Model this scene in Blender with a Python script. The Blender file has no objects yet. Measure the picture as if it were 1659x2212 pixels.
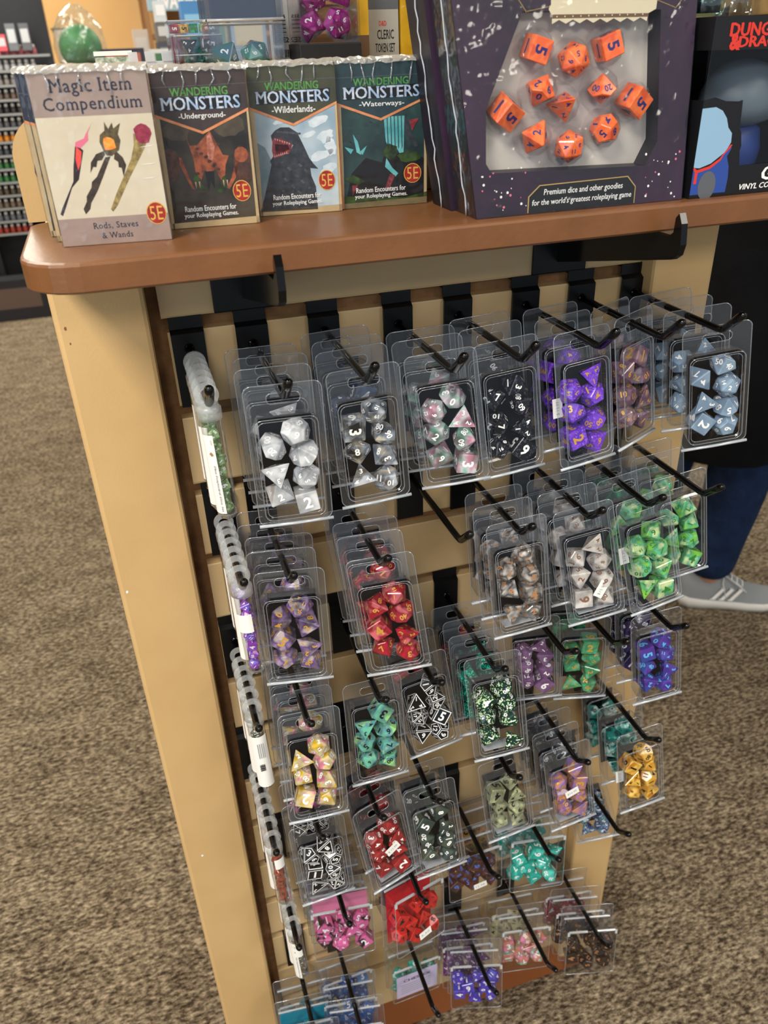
import bpy, bmesh, math, random
from mathutils import Vector, Matrix, Euler
import numpy as np
C = bpy.context.scene.collection
SC = bpy.context.scene
RND = random.Random(7); HP = math.pi/2
FLOOR = -1.19

def lin(h):
    h = h.lstrip('#'); o = []
    for i in (0, 2, 4):
        v = int(h[i:i+2], 16) / 255.0
        o.append(v/12.92 if v <= .04045 else ((v+.055)/1.055)**2.4)
    return (o[0], o[1], o[2], 1.0)

# ------------------------------------------------------------------ camera
cd = bpy.data.cameras.new('camera'); cam = bpy.data.objects.new('camera', cd); C.objects.link(cam)
cam.location = (-.0212, -.6603, .1969)
cam.rotation_euler = (1.0389, .0314, -.3132)
cd.sensor_fit = 'HORIZONTAL'; cd.sensor_width = 36; cd.lens = 36*1720.85/1659
cd.clip_start = .02; cd.clip_end = 60
cd.dof.use_dof = True; cd.dof.focus_distance = .68; cd.dof.aperture_fstop = 13
SC.camera = cam
# ------------------------------------------------------------------ world, lights, exposure
w = bpy.data.worlds.new('shop_world'); SC.world = w; w.use_nodes = True
wb = w.node_tree.nodes['Background']; wb.inputs[0].default_value = (.80, .90, 1.0, 1); wb.inputs[1].default_value = .31
def area(name, loc, sx, sy, power, col=(1, .93, .82), rot=(0, 0, 0)):
    l = bpy.data.lights.new(name, 'AREA'); l.shape = 'RECTANGLE'; l.size = sx; l.size_y = sy; l.energy = power; l.color = col
    o = bpy.data.objects.new(name, l); o.location = loc; o.rotation_euler = rot; C.objects.link(o); return o
CEIL = 1.55
area('ceiling_or_fill_lamp', (-.95, -1.10, CEIL-.02), .55, .9, 42)
for lx, ly, pw in [(-.9, -3.6, 40), (1.5, -3.6, 30), (-.75, 1.6, 22), (1.7, -1.25, 15), (1.7, 1.6, 24), (-3.1, 1.6, 22), (-3.1, -1.2, 14), (-.75, 4.4, 60), (1.7, 4.4, 50)]:  # first two, far behind the camera, are added fill for the unit's front
    area('ceiling_or_fill_lamp', (lx, ly, CEIL-.02), .6, 1.2, pw)
# daylight from the shop window behind the camera to the left
area('window_daylight', (-2.6, -2.9, .25), 2.4, 1.5, 16, (.72, .86, 1.0), (math.radians(82), 0, math.radians(-42)))
vs = SC.view_settings; vs.view_transform = 'Standard'; vs.look = 'None'; vs.gamma = 1; vs.use_curve_mapping = False; vs.exposure = .68
SC.cycles.transparent_max_bounces = 48; SC.cycles.max_bounces = 8; SC.cycles.glossy_bounces = 3; SC.cycles.transmission_bounces = 4
SC.cycles.diffuse_bounces = 3; SC.cycles.caustics_reflective = False; SC.cycles.caustics_refractive = False
SC.cycles.sample_clamp_indirect = 4

# ------------------------------------------------------------------ materials
def nt(name):
    m = bpy.data.materials.new(name); m.use_nodes = True; m.node_tree.nodes.clear()
    N = m.node_tree.nodes; out = N.new('ShaderNodeOutputMaterial'); return m, N, m.node_tree.links, out
def coords(N, L, scale=1.0):
    t = N.new('ShaderNodeTexCoord'); mp = N.new('ShaderNodeMapping'); L.new(t.outputs['Object'], mp.inputs[0])
    mp.inputs['Scale'].default_value = (scale,)*3 if not isinstance(scale, tuple) else scale
    return mp.outputs[0]
def noise(N, L, vec, sc, det=3, rough=.6):
    n = N.new('ShaderNodeTexNoise'); L.new(vec, n.inputs['Vector']); n.inputs['Scale'].default_value = sc
    n.inputs['Detail'].default_value = det; n.inputs['Roughness'].default_value = rough; return n.outputs['Fac']
def ramp(N, L, fac, stops):
    r = N.new('ShaderNodeValToRGB'); L.new(fac, r.inputs[0]); e = r.color_ramp.elements
    e[0].position, e[0].color = stops[0]; e[1].position, e[1].color = stops[-1]
    for p, c in stops[1:-1]:
        x = e.new(p); x.color = c
    return r.outputs[0]
def mat(name, col, rough=.5, spec=.5, metal=0, var=None, vs=60, bump=0, bs=200, coat=0, bdist=.001):
    m, N, L, out = nt(name); b = N.new('ShaderNodeBsdfPrincipled'); L.new(b.outputs[0], out.inputs[0])
    c = lin(col) if isinstance(col, str) else col
    b.inputs['Base Color'].default_value = c; b.inputs['Roughness'].default_value = rough
    b.inputs['Specular IOR Level'].default_value = spec; b.inputs['Metallic'].default_value = metal; b.inputs['Coat Weight'].default_value = coat
    if var or bump: v = coords(N, L)
    if var:
        f = noise(N, L, v, vs); L.new(ramp(N, L, f, [(.35, c), (.65, lin(var))]), b.inputs['Base Color'])
    if bump:
        f = noise(N, L, v, bs, 4); bp = N.new('ShaderNodeBump'); bp.inputs['Strength'].default_value = bump; bp.inputs['Distance'].default_value = bdist
        L.new(f, bp.inputs['Height']); L.new(bp.outputs[0], b.inputs['Normal'])
    return m
def clear(name, tint=(.93, .94, .96), base=.05, edge=.75, rough=.07, bump=0, bs=60, milky=0, power=3.0, bdist=.002, mcol='#dfe6ee'):
    """thin clear plastic: straight transmission with a tint plus a grazing reflection"""
    m, N, L, out = nt(name)
    tr = N.new('ShaderNodeBsdfTransparent'); tr.inputs[0].default_value = (*tint, 1)
    gl = N.new('ShaderNodeBsdfGlossy'); gl.inputs['Roughness'].default_value = rough; gl.inputs[0].default_value = (1, 1, 1, 1)
    lw = N.new('ShaderNodeLayerWeight'); lw.inputs['Blend'].default_value = .5
    pw = N.new('ShaderNodeMath'); pw.operation = 'POWER'; pw.inputs[1].default_value = power; L.new(lw.outputs['Facing'], pw.inputs[0])
    ma = N.new('ShaderNodeMath'); ma.operation = 'MULTIPLY_ADD'; ma.inputs[1].default_value = edge; ma.inputs[2].default_value = base; L.new(pw.outputs[0], ma.inputs[0])
    ma.use_clamp = True
    mx = N.new('ShaderNodeMixShader'); L.new(ma.outputs[0], mx.inputs[0]); L.new(tr.outputs[0], mx.inputs[1]); L.new(gl.outputs[0], mx.inputs[2])
    res = mx.outputs[0]
    if milky:
        d = N.new('ShaderNodeBsdfDiffuse'); d.inputs[0].default_value = lin(mcol); m2 = N.new('ShaderNodeMixShader'); m2.inputs[0].default_value = milky
        L.new(res, m2.inputs[1]); L.new(d.outputs[0], m2.inputs[2]); res = m2.outputs[0]
    if bump:
        f = noise(N, L, coords(N, L), bs, 2); bp = N.new('ShaderNodeBump'); bp.inputs['Strength'].default_value = bump; bp.inputs['Distance'].default_value = bdist
        L.new(f, bp.inputs['Height']); L.new(bp.outputs[0], gl.inputs['Normal']); L.new(bp.outputs[0], lw.inputs['Normal'])
    L.new(res, out.inputs[0]); return m
def resin(name, c1, c2=None, c3=None, thru=0.0, sc=95, rough=.16, glitter=None, contrast=.07):
    """dice resin: swirled colours, partly see-through when thru > 0, optional glitter flakes"""
    m, N, L, out = nt(name); b = N.new('ShaderNodeBsdfPrincipled'); b.inputs['Roughness'].default_value = rough
    b.inputs['Coat Weight'].default_value = .25; b.inputs['Coat Roughness'].default_value = .05
    v = coords(N, L); oi = N.new('ShaderNodeObjectInfo'); ad = N.new('ShaderNodeVectorMath'); ad.operation = 'ADD'
    cm = N.new('ShaderNodeMath'); cm.operation = 'MULTIPLY'; cm.inputs[1].default_value = 3.0; L.new(oi.outputs['Random'], cm.inputs[0])
    L.new(v, ad.inputs[0]); L.new(cm.outputs[0], ad.inputs[1]); v = ad.outputs[0]
    f = noise(N, L, v, sc, 2, .5)
    st = [(.5-contrast, lin(c1)), (.5+contrast, lin(c2 or c1))]
    if c3: st = [(.38, lin(c1)), (.5, lin(c2)), (.62, lin(c3))]
    col = ramp(N, L, f, st)
    if glitter:
        vo = N.new('ShaderNodeTexVoronoi'); vo.inputs['Scale'].default_value = 900; L.new(v, vo.inputs['Vector'])
        g = N.new('ShaderNodeMath'); g.operation = 'GREATER_THAN'; g.inputs[1].default_value = .78
        sp = N.new('ShaderNodeSeparateColor'); L.new(vo.outputs['Color'], sp.inputs[0]); L.new(sp.outputs[0], g.inputs[0])
        mc = N.new('ShaderNodeMix'); mc.data_type = 'RGBA'; L.new(g.outputs[0], mc.inputs[0]); L.new(col, mc.inputs[6]); mc.inputs[7].default_value = lin(glitter); col = mc.outputs[2]
    L.new(col, b.inputs['Base Color'])
    if thru:
        tr = N.new('ShaderNodeBsdfTransparent'); tr.inputs[0].default_value = (.95, .95, .95, 1)
        gl = N.new('ShaderNodeBsdfGlossy'); gl.inputs['Roughness'].default_value = .08; lw = N.new('ShaderNodeLayerWeight'); lw.inputs[0].default_value = .5
        g2 = N.new('ShaderNodeMath'); g2.operation = 'MULTIPLY_ADD'; g2.inputs[1].default_value = .42; g2.inputs[2].default_value = .05; L.new(lw.outputs['Facing'], g2.inputs[0])
        m0 = N.new('ShaderNodeMixShader'); L.new(g2.outputs[0], m0.inputs[0]); L.new(tr.outputs[0], m0.inputs[1]); L.new(gl.outputs[0], m0.inputs[2]); tr = m0
        mx = N.new('ShaderNodeMixShader'); f2 = noise(N, L, v, sc*.8+20, 1, .4)
        mr = N.new('ShaderNodeMapRange'); mr.inputs[1].default_value = .35; mr.inputs[2].default_value = .62
        mr.inputs[3].default_value = max(0, 1-thru*1.35); mr.inputs[4].default_value = min(1, 1-thru*.45); L.new(f2, mr.inputs[0])
        L.new(mr.outputs[0], mx.inputs[0]); L.new(tr.outputs[0], mx.inputs[1]); L.new(b.outputs[0], mx.inputs[2]); L.new(mx.outputs[0], out.inputs[0])
    else: L.new(b.outputs[0], out.inputs[0])
    return m
M = {}
M['cream'] = mat('cream_paint', '#d0ad78', .55, .3, var='#caa671', vs=9, bump=.25, bs=420, bdist=.0006)
M['slat'] = mat('slat_laminate', '#c8aa7e', .42, .35, var='#c3a577', vs=14)
M['mdf'] = mat('brown_mdf', '#8a6644', .8, .2, var='#7a5738', vs=90)
M['wood'] = mat('orange_brown_laminate', '#7b5030', .36, .4, var='#724a2b', vs=25, bump=.4, bs=240, bdist=.0005)
M['base'] = mat('plinth_wood', '#8a4f2a', .5, .3)
M['black'] = mat('black_metal', '#060607', .13, .42)
M['blackplate'] = mat('black_plate', '#090a0b', .32, .3)
M['blkplastic'] = mat('black_plastic', '#1c1e22', .45, .4)
M['foam'] = mat('black_foam', '#17171b', .9, .1)
M['paper'] = mat('white_paper', '#e6e6e2', .7, .2)
M['sticker'] = mat('white_sticker', '#eceae4', .6, .2)
M['inkk'] = mat('black_ink', '#1a1a1c', .6, .2)
M['grey_ink'] = mat('grey_ink', '#8c8f93', .6, .2)
M['wht'] = mat('white_ink', '#f4f4f2', .5, .3)
M['frost'] = clear('frosted_cap', (.93, .94, .94), .05, .25, .35, milky=.16, mcol='#f4f6f6')
M['pet'] = clear('clear_plastic', (.91, .915, .935), .03, .62, .06, bump=.12, bs=45)
M['flange'] = clear('clear_flange', (.88, .89, .91), .055, .6, .09, bump=.3, bs=26, milky=.035)
M['ridge'] = clear('clear_ridge', (.84, .86, .89), .16, .7, .12, milky=.12, power=1.5)
M['edge'] = clear('plastic_edge_glint', (.85, .88, .9), .35, .6, .15, milky=.5, power=1.2)  # edge highlights are put into the milky white colour
M['tubeclr'] = clear('clear_tube', (.95, .96, .96), .05, .8, .04, power=2.2)
M['frost2'] = clear('tray_plastic', (.85, .88, .9), .15, .5, .2, milky=.5)
M['wrap'] = clear('shrink_wrap', (.97, .97, .97), .03, .55, .12, bump=.8, bs=55, bdist=.004)
M['wraptop'] = clear('crumpled_wrap', (.85, .85, .83), .2, .5, .16, bump=1.0, bs=120, milky=.34, mcol='#e4e0d4')
INK = {'w': M['wht'], 'k': M['inkk'], 'g': mat('gold_ink', '#d9a64a', .35, .5, .3), 'c': mat('copper_ink', '#c08a5c', .35, .5, .3),
       'b': mat('blue_ink', '#4a7fe0', .5), 'lb': mat('light_blue_ink', '#59b4e8', .5), 'gr': mat('green_ink', '#2c7a2e', .5),
       'br': mat('brown_ink', '#7a5a44', .5), 'n': mat('navy_ink', '#2b2f6a', .5)}
# colour, colour2, colour3, see-through, ink, plain description
DK = {
 'W': ('#f0f2f4', '#c8ced4', None, .5, 'w', 'pearl white and clear dice with white numbers'),
 'SK': ('#e2d8bd', '#8fa0b4', '#dfe4ea', .78, 'w', 'clear dice holding small cream shapes'),
 'ML': ('#e79ab4', '#dfe4ea', '#8fd0b4', .66, 'w', 'clear dice with pastel pink, mint and lilac centres'),
 'BK': ('#0c0d11', '#15161b', None, 0, 'w', 'black dice with large white numbers'),
 'PU': ('#5b2fb0', '#7440c8', None, 0, 'g', 'bright purple dice with gold numbers'),
 'MV': ('#8b6677', '#6e5266', '#a5868c', .3, 'g', 'dusty mauve dice with gold numbers'),
 'GB': ('#7890a8', '#8aa2b8', None, .05, 'w', 'grey blue dice with white numbers'),
 'DB': ('#3c4b68', '#55678a', None, .3, 'w', 'dim slate blue dice'),
 'CP': ('#b59ac0', '#6b4a9a', '#d8c8c4', .68, 'g', 'clear dice with purple swirls and gold numbers'),
 'RED': ('#b02036', '#8e1526', '#d86a74', .3, 'g', 'red swirled dice with gold numbers'),
 'COP': ('#d8d2cc', '#45403e', '#f0ece8', .8, 'c', 'clear dice with copper numbers'),
 'WH': ('#e2ddd8', '#bcb6b0', None, .5, 'br', 'milky white dice with brown numbers'),
 'GRN': ('#8ad850', '#4fb894', '#dcf4b0', .4, 'gr', 'lime green iridescent dice'),
 'DGN': ('#2f9a6a', '#1f6a52', '#58c890', .35, 'gr', 'emerald green clear dice'),
 'PYK': ('#ec7fa4', '#e8dcae', '#e2b82c', .45, 'w', 'yellow and pink flecked dice with white numbers'),
 'TG': ('#6fc4a4', '#5a92a4', '#a0e088', .45, 'k', 'sea green dice with black numbers'),
 'CAGE': ('#0a0b0f', '#101218', None, 0, 'w', 'black dice with white outlined faces'),
 'DGL': ('#12392f', '#0d2a26', None, 0, 'w', 'dark green glitter dice with white numbers'),
 'TEG': ('#0f7a6a', '#0a5348', None, .2, 'k', 'teal glitter dice'),
 'PG': ('#6e4a74', '#84628a', None, .1, 'w', 'dusky purple dice with white numbers'),
 'GGO': ('#4fb078', '#3a9a6a', '#78c898', .45, 'g', 'sea green dice with gold numbers'),
 'VB': ('#43308c', '#5a3a9c', '#35489c', .12, 'lb', 'violet dice with light blue numbers'),
 'DP': ('#2c2650', '#3d2c5c', None, .2, 'w', 'dark purple dice'),
 'DR': ('#8e2226', '#a83232', None, .2, 'w', 'dark red see-through dice with white numbers'),
 'DG': ('#2c3a38', '#3c4a44', '#50594a', .22, 'w', 'smoky green grey dice with white numbers'),
 'PY': ('#aab08c', '#949c7c', '#ccd2a0', .55, 'k', 'pale yellow green dice with black numbers'),
 'PC': ('#7a58a8', '#c8894e', '#9a7ac0', .3, 'g', 'purple and amber dice with gold numbers'),
 'GY': ('#5a626c', '#3c444e', '#8a929a', .4, 'w', 'smoky grey dice'),
 'AM': ('#e0a030', '#f0c860', '#c88018', .25, 'k', 'amber yellow dice'),
 'DT': ('#1f6a66', '#2c8a80', '#c0d8d0', .2, 'k', 'dark teal and silver dice'),
 'PK': ('#d8609c', '#d86aa4', '#16161c', 0, 'w', 'pink and black dice with white numbers'),
 'CB': ('#d8dce6', '#e8d8d8', None, .5, 'b', 'clear frosted dice with blue numbers'),
 'RD': ('#d62a24', '#c22220', None, 0, 'k', 'opaque red dice with black numbers'),
 'MR': ('#5c1210', '#2c0c0c', None, .1, 'k', 'dark maroon dice'),
 'BB': ('#4a1f1c', '#6a2a20', '#2c1a1c', .08, 'b', 'dark brown dice with blue numbers'),
 'OR': ('#e89a3c', '#d8b83c', None, .2, 'k', 'orange and yellow dice'),
 'TE': ('#22b09c', '#189a8c', '#4cc8b4', 0, 'w', 'turquoise dice with white numbers'),
 'NB': ('#2c3a6a', '#3f4f88', '#4a7a78', 0, 'w', 'speckled navy dice with white numbers'),
 'TC': ('#0f9ab8', '#0f7f98', '#3cc0dc', .35, 'g', 'clear turquoise dice'),
 'BL': ('#2c62b4', '#2450a0', '#4a8ad0', .08, 'w', 'blue dice with white numbers'),
 'VI': ('#3f35b4', '#5a3fa8', '#4a50c8', .05, 'w', 'royal violet dice with white numbers'),
 'MG': ('#6a2a6a', '#84407c', None, .2, 'w', 'plum purple dice'),
 'CR': ('#e0d8a4', '#e8e0b0', None, 0, 'k', 'pale cream dice with black numbers'),
 'MX': ('#e08ab0', '#c87a4a', '#8ab8b0', .1, 'w', 'pink, orange and teal marbled dice'),
 'BR': ('#241a18', '#33241e', None, 0, 'c', 'dark brown dice with copper numbers'),
 'RR': ('#b02028', '#8a1a20', '#c84048', .15, 'w', 'red marbled dice'),
 'LG': ('#7fae6a', '#a8c894', '#5a8a4a', .4, 'w', 'pale green mini dice'),
 'PM': ('#8a2fb8', '#a84fd0', '#6a4fd0', .1, 'w', 'purple mini dice'),
 'OB': ('#a84a38', '#8e3a2c', None, .05, 'k', 'rust orange mini dice'),
 'SG': ('#5a6058', '#8a9088', '#3c403c', .3, 'w', 'smoky grey mini dice'),
 'MA': ('#c03a9a', '#8a1f6a', '#d060b0', .12, 'w', 'magenta dice with white numbers'),
 'TL': ('#1f8a7c', '#146a68', '#2f6a80', .05, 'w', 'marbled teal dice with white numbers'),
 'ORG': ('#e8663a', '#f07a48', '#d85a3a', 0, 'n', 'orange dice with navy numbers'),
}
GL = {'DGL': '#b8d8a0', 'TEG': '#40e0b0', 'NB': '#90a8c0', 'PU': '#8a5ad8', 'BK': '#3a3a4a'}
_rc = {}
def dmat(k):
    if k not in _rc:
        d = DK[k]; _rc[k] = resin('resin_'+d[5].split()[0]+'_'+d[5].split()[1]+k.lower(), d[0], d[1], d[2], d[3], glitter=GL.get(k))
    return _rc[k]

# ------------------------------------------------------------------ mesh builder
class MB:
    def __init__(s): s.v = []; s.f = []; s.m = []; s.sm = []; s.mats = []
    def mi(s, m):
        if m not in s.mats: s.mats.append(m)
        return s.mats.index(m)
    def add(s, vs, fs, m, T=None, smooth=False):
        o = len(s.v); k = s.mi(m)
        s.v += [tuple(T @ Vector(p)) if T is not None else tuple(p) for p in vs]
        for f in fs: s.f.append([o+i for i in f]); s.m.append(k); s.sm.append(smooth)
        return s
    def box(s, c, d, m, T=None, bev=0):
        bm = bmesh.new(); bmesh.ops.create_cube(bm, size=1); bmesh.ops.scale(bm, vec=d, verts=bm.verts); bmesh.ops.translate(bm, vec=c, verts=bm.verts)
        if bev: bmesh.ops.bevel(bm, geom=bm.edges[:], offset=bev, segments=2, profile=.7, affect='EDGES')
        return s.bm(bm, m, T)
    def bm(s, bm, m, T=None, smooth=False):
        bm.verts.index_update(); s.add([v.co[:] for v in bm.verts], [[v.index for v in f.verts] for f in bm.faces], m, T, smooth); bm.free(); return s
    def lathe(s, prof, m, n=16, T=None, smooth=True, cap=True):
        vs = []; fs = []
        for r, z in prof:
            for i in range(n): a = 2*math.pi*i/n; vs.append((r*math.cos(a), r*math.sin(a), z))
        for j in range(len(prof)-1):
            for i in range(n): fs.append([j*n+i, j*n+(i+1) % n, (j+1)*n+(i+1) % n, (j+1)*n+i])
        if cap: fs.append(list(range(n))[::-1]); fs.append([(len(prof)-1)*n+i for i in range(n)])
        return s.add(vs, fs, m, T, smooth)
    def tube(s, pts, r, m, n=10, caps=True, T=None):
        pts = [Vector(p) for p in pts]; vs = []; fs = []; k = len(pts)
        rs = r if isinstance(r, (list, tuple)) else [r]*k
        up = None
        for j, p in enumerate(pts):
            t = (pts[min(j+1, k-1)] - pts[max(j-1, 0)]).normalized()
            if up is None: up = t.orthogonal().normalized()
            else: up = (up - t*up.dot(t)).normalized()
            b = t.cross(up)
            for i in range(n):
                a = 2*math.pi*i/n; vs.append(tuple(p + (up*math.cos(a)+b*math.sin(a))*rs[j]))
        for j in range(k-1):
            for i in range(n): fs.append([j*n+i, j*n+(i+1) % n, (j+1)*n+(i+1) % n, (j+1)*n+i])
        if caps: fs.append(list(range(n))[::-1]); fs.append([(k-1)*n+i for i in range(n)])
        return s.add(vs, fs, m, T, True)
    def rings(s, rings, m, T=None, close=False, cap=True, smooth=False):
        vs = [p for r in rings for p in r]; n = len(rings[0]); fs = []
        for j in range(len(rings)-1):
            for i in range(n): fs.append([j*n+i, j*n+(i+1) % n, (j+1)*n+(i+1) % n, (j+1)*n+i])
        if cap: fs.append([(len(rings)-1)*n+i for i in range(n)])
        if close: fs.append(list(range(n))[::-1])
        return s.add(vs, fs, m, T, smooth)
    def prism(s, poly, y0, y1, m, T=None, plane='xz'):
        """poly in x,z extruded from y0 to y1"""
        n = len(poly)
        if plane == 'xz': a = [(x, y0, z) for x, z in poly]; b = [(x, y1, z) for x, z in poly]
        elif plane == 'xy': a = [(x, y, y0) for x, y in poly]; b = [(x, y, y1) for x, y in poly]
        else: a = [(y0, y, z) for y, z in poly]; b = [(y1, y, z) for y, z in poly]
        return s.add(a+b, [list(range(n)), [n+i for i in range(n)][::-1]]+[[i, (i+1) % n, n+(i+1) % n, n+i] for i in range(n)], m, T)
    def mesh(s, name):
        me = bpy.data.meshes.new(name); me.from_pydata(s.v, [], s.f); me.update()
        for mt in s.mats: me.materials.append(mt)
        me.polygons.foreach_set('material_index', s.m); me.polygons.foreach_set('use_smooth', s.sm); me.update(); return me
    def build(s, name, parent=None, loc=None, rot=None, fix=False):
        me = s.mesh(name)
        if fix:
            b = bmesh.new(); b.from_mesh(me); bmesh.ops.recalc_face_normals(b, faces=b.faces); b.to_mesh(me); b.free()
        return link(name, me, parent, loc, rot)
def link(name, me, parent=None, loc=None, rot=None):
    o = bpy.data.objects.new(name, me); C.objects.link(o)
    if parent: o.parent = parent
    if loc is not None: o.location = loc
    if rot is not None: o.rotation_euler = rot
    return o
def tag(o, label, cat, group=None, kind=None):
    if label: o['label'] = label
    if cat: o['category'] = cat
    if group: o['group'] = group
    if kind: o['kind'] = kind
    return o
def thing(name, label, cat, loc=(0, 0, 0), rot=(0, 0, 0), group=None):
    o = bpy.data.objects.new(name, None); C.objects.link(o); o.location = loc; o.rotation_euler = rot; o.empty_display_size = .01
    return tag(o, label, cat, group)
def mlab(o, label): o['label'] = label; return o
def Tm(loc=(0, 0, 0), rot=(0, 0, 0), sc=1):
    return Matrix.Translation(loc) @ Euler(rot).to_matrix().to_4x4() @ (Matrix.Diagonal((*sc, 1)) if isinstance(sc, tuple) else Matrix.Scale(sc, 4))
def rrect(hx, z0, z1, r, y, n=4, x0=0):
    """rounded rectangle ring in the x,z plane at depth y"""
    o = []
    for cx, cz, a0 in ((x0+hx-r, z1-r, 0), (x0-hx+r, z1-r, 90), (x0-hx+r, z0+r, 180), (x0+hx-r, z0+r, 270)):
        for i in range(n+1):
            a = math.radians(a0+90*i/n); o.append((cx+r*math.cos(a), y, cz+r*math.sin(a)))
    return o
# ------------------------------------------------------------------ text (flat print)
_tc = {}; cuts = {}
def text_geo(t, bold=0.0, shear=0.0, sp=1.0):
    key = (t, bold, shear, sp)
    if key not in _tc:
        cu = bpy.data.curves.new('t', 'FONT'); cu.body = t; cu.size = 1; cu.offset = bold if not any(ch.isalpha() for ch in t) else 0; cu.shear = shear; cu.resolution_u = 2; cu.space_character = sp
        ob = bpy.data.objects.new('t', cu); C.objects.link(ob)
        dg = bpy.context.evaluated_depsgraph_get(); me = bpy.data.meshes.new_from_object(ob.evaluated_get(dg))
        vs = np.array([v.co[:2] for v in me.vertices]) if len(me.vertices) else np.zeros((1, 2)); fs = [list(p.vertices) for p in me.polygons]
        bpy.data.objects.remove(ob); bpy.data.curves.remove(cu); bpy.data.meshes.remove(me)
        if bold and any(ch.isalpha() for ch in t):
            n_ = len(vs); k = bold*.9; vs = np.vstack([vs+np.array([dx, dy]) for dx, dy in ((-k, 0), (k, 0), (0, k*.6), (0, -k*.6))]); fs = [[i+q*n_ for i in f] for q in range(4) for f in fs]; cuts[key] = n_
        lo, hi = vs.min(0), vs.max(0); _tc[key] = (vs, fs, lo, hi)
    return _tc[key]
def put_text(mb, t, u0, v0, w, h, m, T, lay=3, bold=0.0, shear=0.0, serif=False, sp=1.0, drop=0):
    """text fitted into the box u0..u0+w wide with height h; T maps (u, v, layer) to local space"""
    vs, fs, lo, hi = text_geo(t, bold, shear, sp); sx = w/(hi[0]-lo[0]); sy = h/(hi[1]-lo[1])
    n_ = cuts.get((t, bold, shear, sp), 10**9)
    mb.add([(u0+(x-lo[0])*sx, v0+(y-lo[1])*sy, lay*LAY+(i//n_)*.000016) for i, (x, y) in enumerate(vs)], fs, m, T)
    if serif:
        # small slab feet on the upright strokes: found from the glyph's own outline
        th = h*.07; ys = vs[:, 1]; base = 0.0; capt = hi[1] if not drop else drop
        for yy, d in ((base, -1), (.682 if not drop else drop, 1)):
            sel = np.abs(ys-yy) < .016
            xs = np.sort(vs[sel, 0]); runs = []
            for x in xs:
                if runs and x-runs[-1][1] < .13: runs[-1][1] = x
                else: runs.append([x, x])
            for a, b in runs:
                if .03 < b-a < .17:
                    ua = u0+(a-.04-lo[0])*sx; ub = u0+(b+.04-lo[0])*sx; vv = v0+(yy-lo[1])*sy; q = [(ua, vv-(th if d > 0 else 0)), (ub, vv-(th if d > 0 else 0)), (ub, vv+(0 if d > 0 else th)), (ua, vv+(0 if d > 0 else th))]
                    mb.add([(x, y, lay*LAY) for x, y in q], [[0, 1, 2, 3]], m, T)
LAY = .00008
def poly(mb, pts, m, T, lay=1): mb.add([(x, y, lay*LAY) for x, y in pts], [list(range(len(pts)))], m, T)
def blob(mb, cx, cy, rx, ry, m, T, lay=1, n=18, jag=0, rot=0, seed=0):
    r = random.Random(seed); o = []
    for i in range(n):
        a = 2*math.pi*i/n; k = 1+jag*(r.random()-.5); x, y = rx*math.cos(a)*k, ry*math.sin(a)*k
        o.append((cx+x*math.cos(rot)-y*math.sin(rot), cy+x*math.sin(rot)+y*math.cos(rot)))
    poly(mb, o, m, T, lay)

# ------------------------------------------------------------------ dice masters (body slot 0, numerals slot 1)
PHI = (1+5**.5)/2
def solid(kind):
    if kind == 6: P = [(x, y, z) for x in (-1, 1) for y in (-1, 1) for z in (-1, 1)]; s = .0072
    elif kind == 4: P = [(1, 1, 1), (1, -1, -1), (-1, 1, -1), (-1, -1, 1)]; s = .0078
    elif kind == 8: P = [(1, 0, 0), (-1, 0, 0), (0, 1, 0), (0, -1, 0), (0, 0, 1), (0, 0, -1)]; s = .0118
    elif kind == 20:
        P = [(0, a, b*PHI) for a in (-1, 1) for b in (-1, 1)]; P = P+[(a, b*PHI, 0) for a in (-1, 1) for b in (-1, 1)]+[(b*PHI, 0, a) for a in (-1, 1) for b in (-1, 1)]; s = .0116/1.902
    elif kind == 12:
        P = [(x, y, z) for x in (-1, 1) for y in (-1, 1) for z in (-1, 1)]
        for a in (-1, 1):
            for b in (-1, 1): P += [(0, a/PHI, b*PHI), (a/PHI, b*PHI, 0), (b*PHI, 0, a/PHI)]
        s = .0108/1.732
    else:
        P = [(math.cos(math.radians(36*i)), math.sin(math.radians(36*i)), .105*(-1)**i) for i in range(10)]+[(0, 0, 1.0), (0, 0, -1.0)]; s = .0104
    return [Vector(p)*s for p in P]
NUMS = {4: ['1', '2', '3', '4'], 6: list('123456'), 8: list('12345678'), 10: list('0123456789'), 100: ['00', '10', '20', '30', '40', '50', '60', '70', '80', '90'],
        12: [str(i) for i in range(1, 13)], 20: [str(i) for i in range(1, 21)]}
FACES = {}
BODY = mat('blank_die', '#888888'); INKB = mat('blank_ink', '#ffffff')
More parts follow.
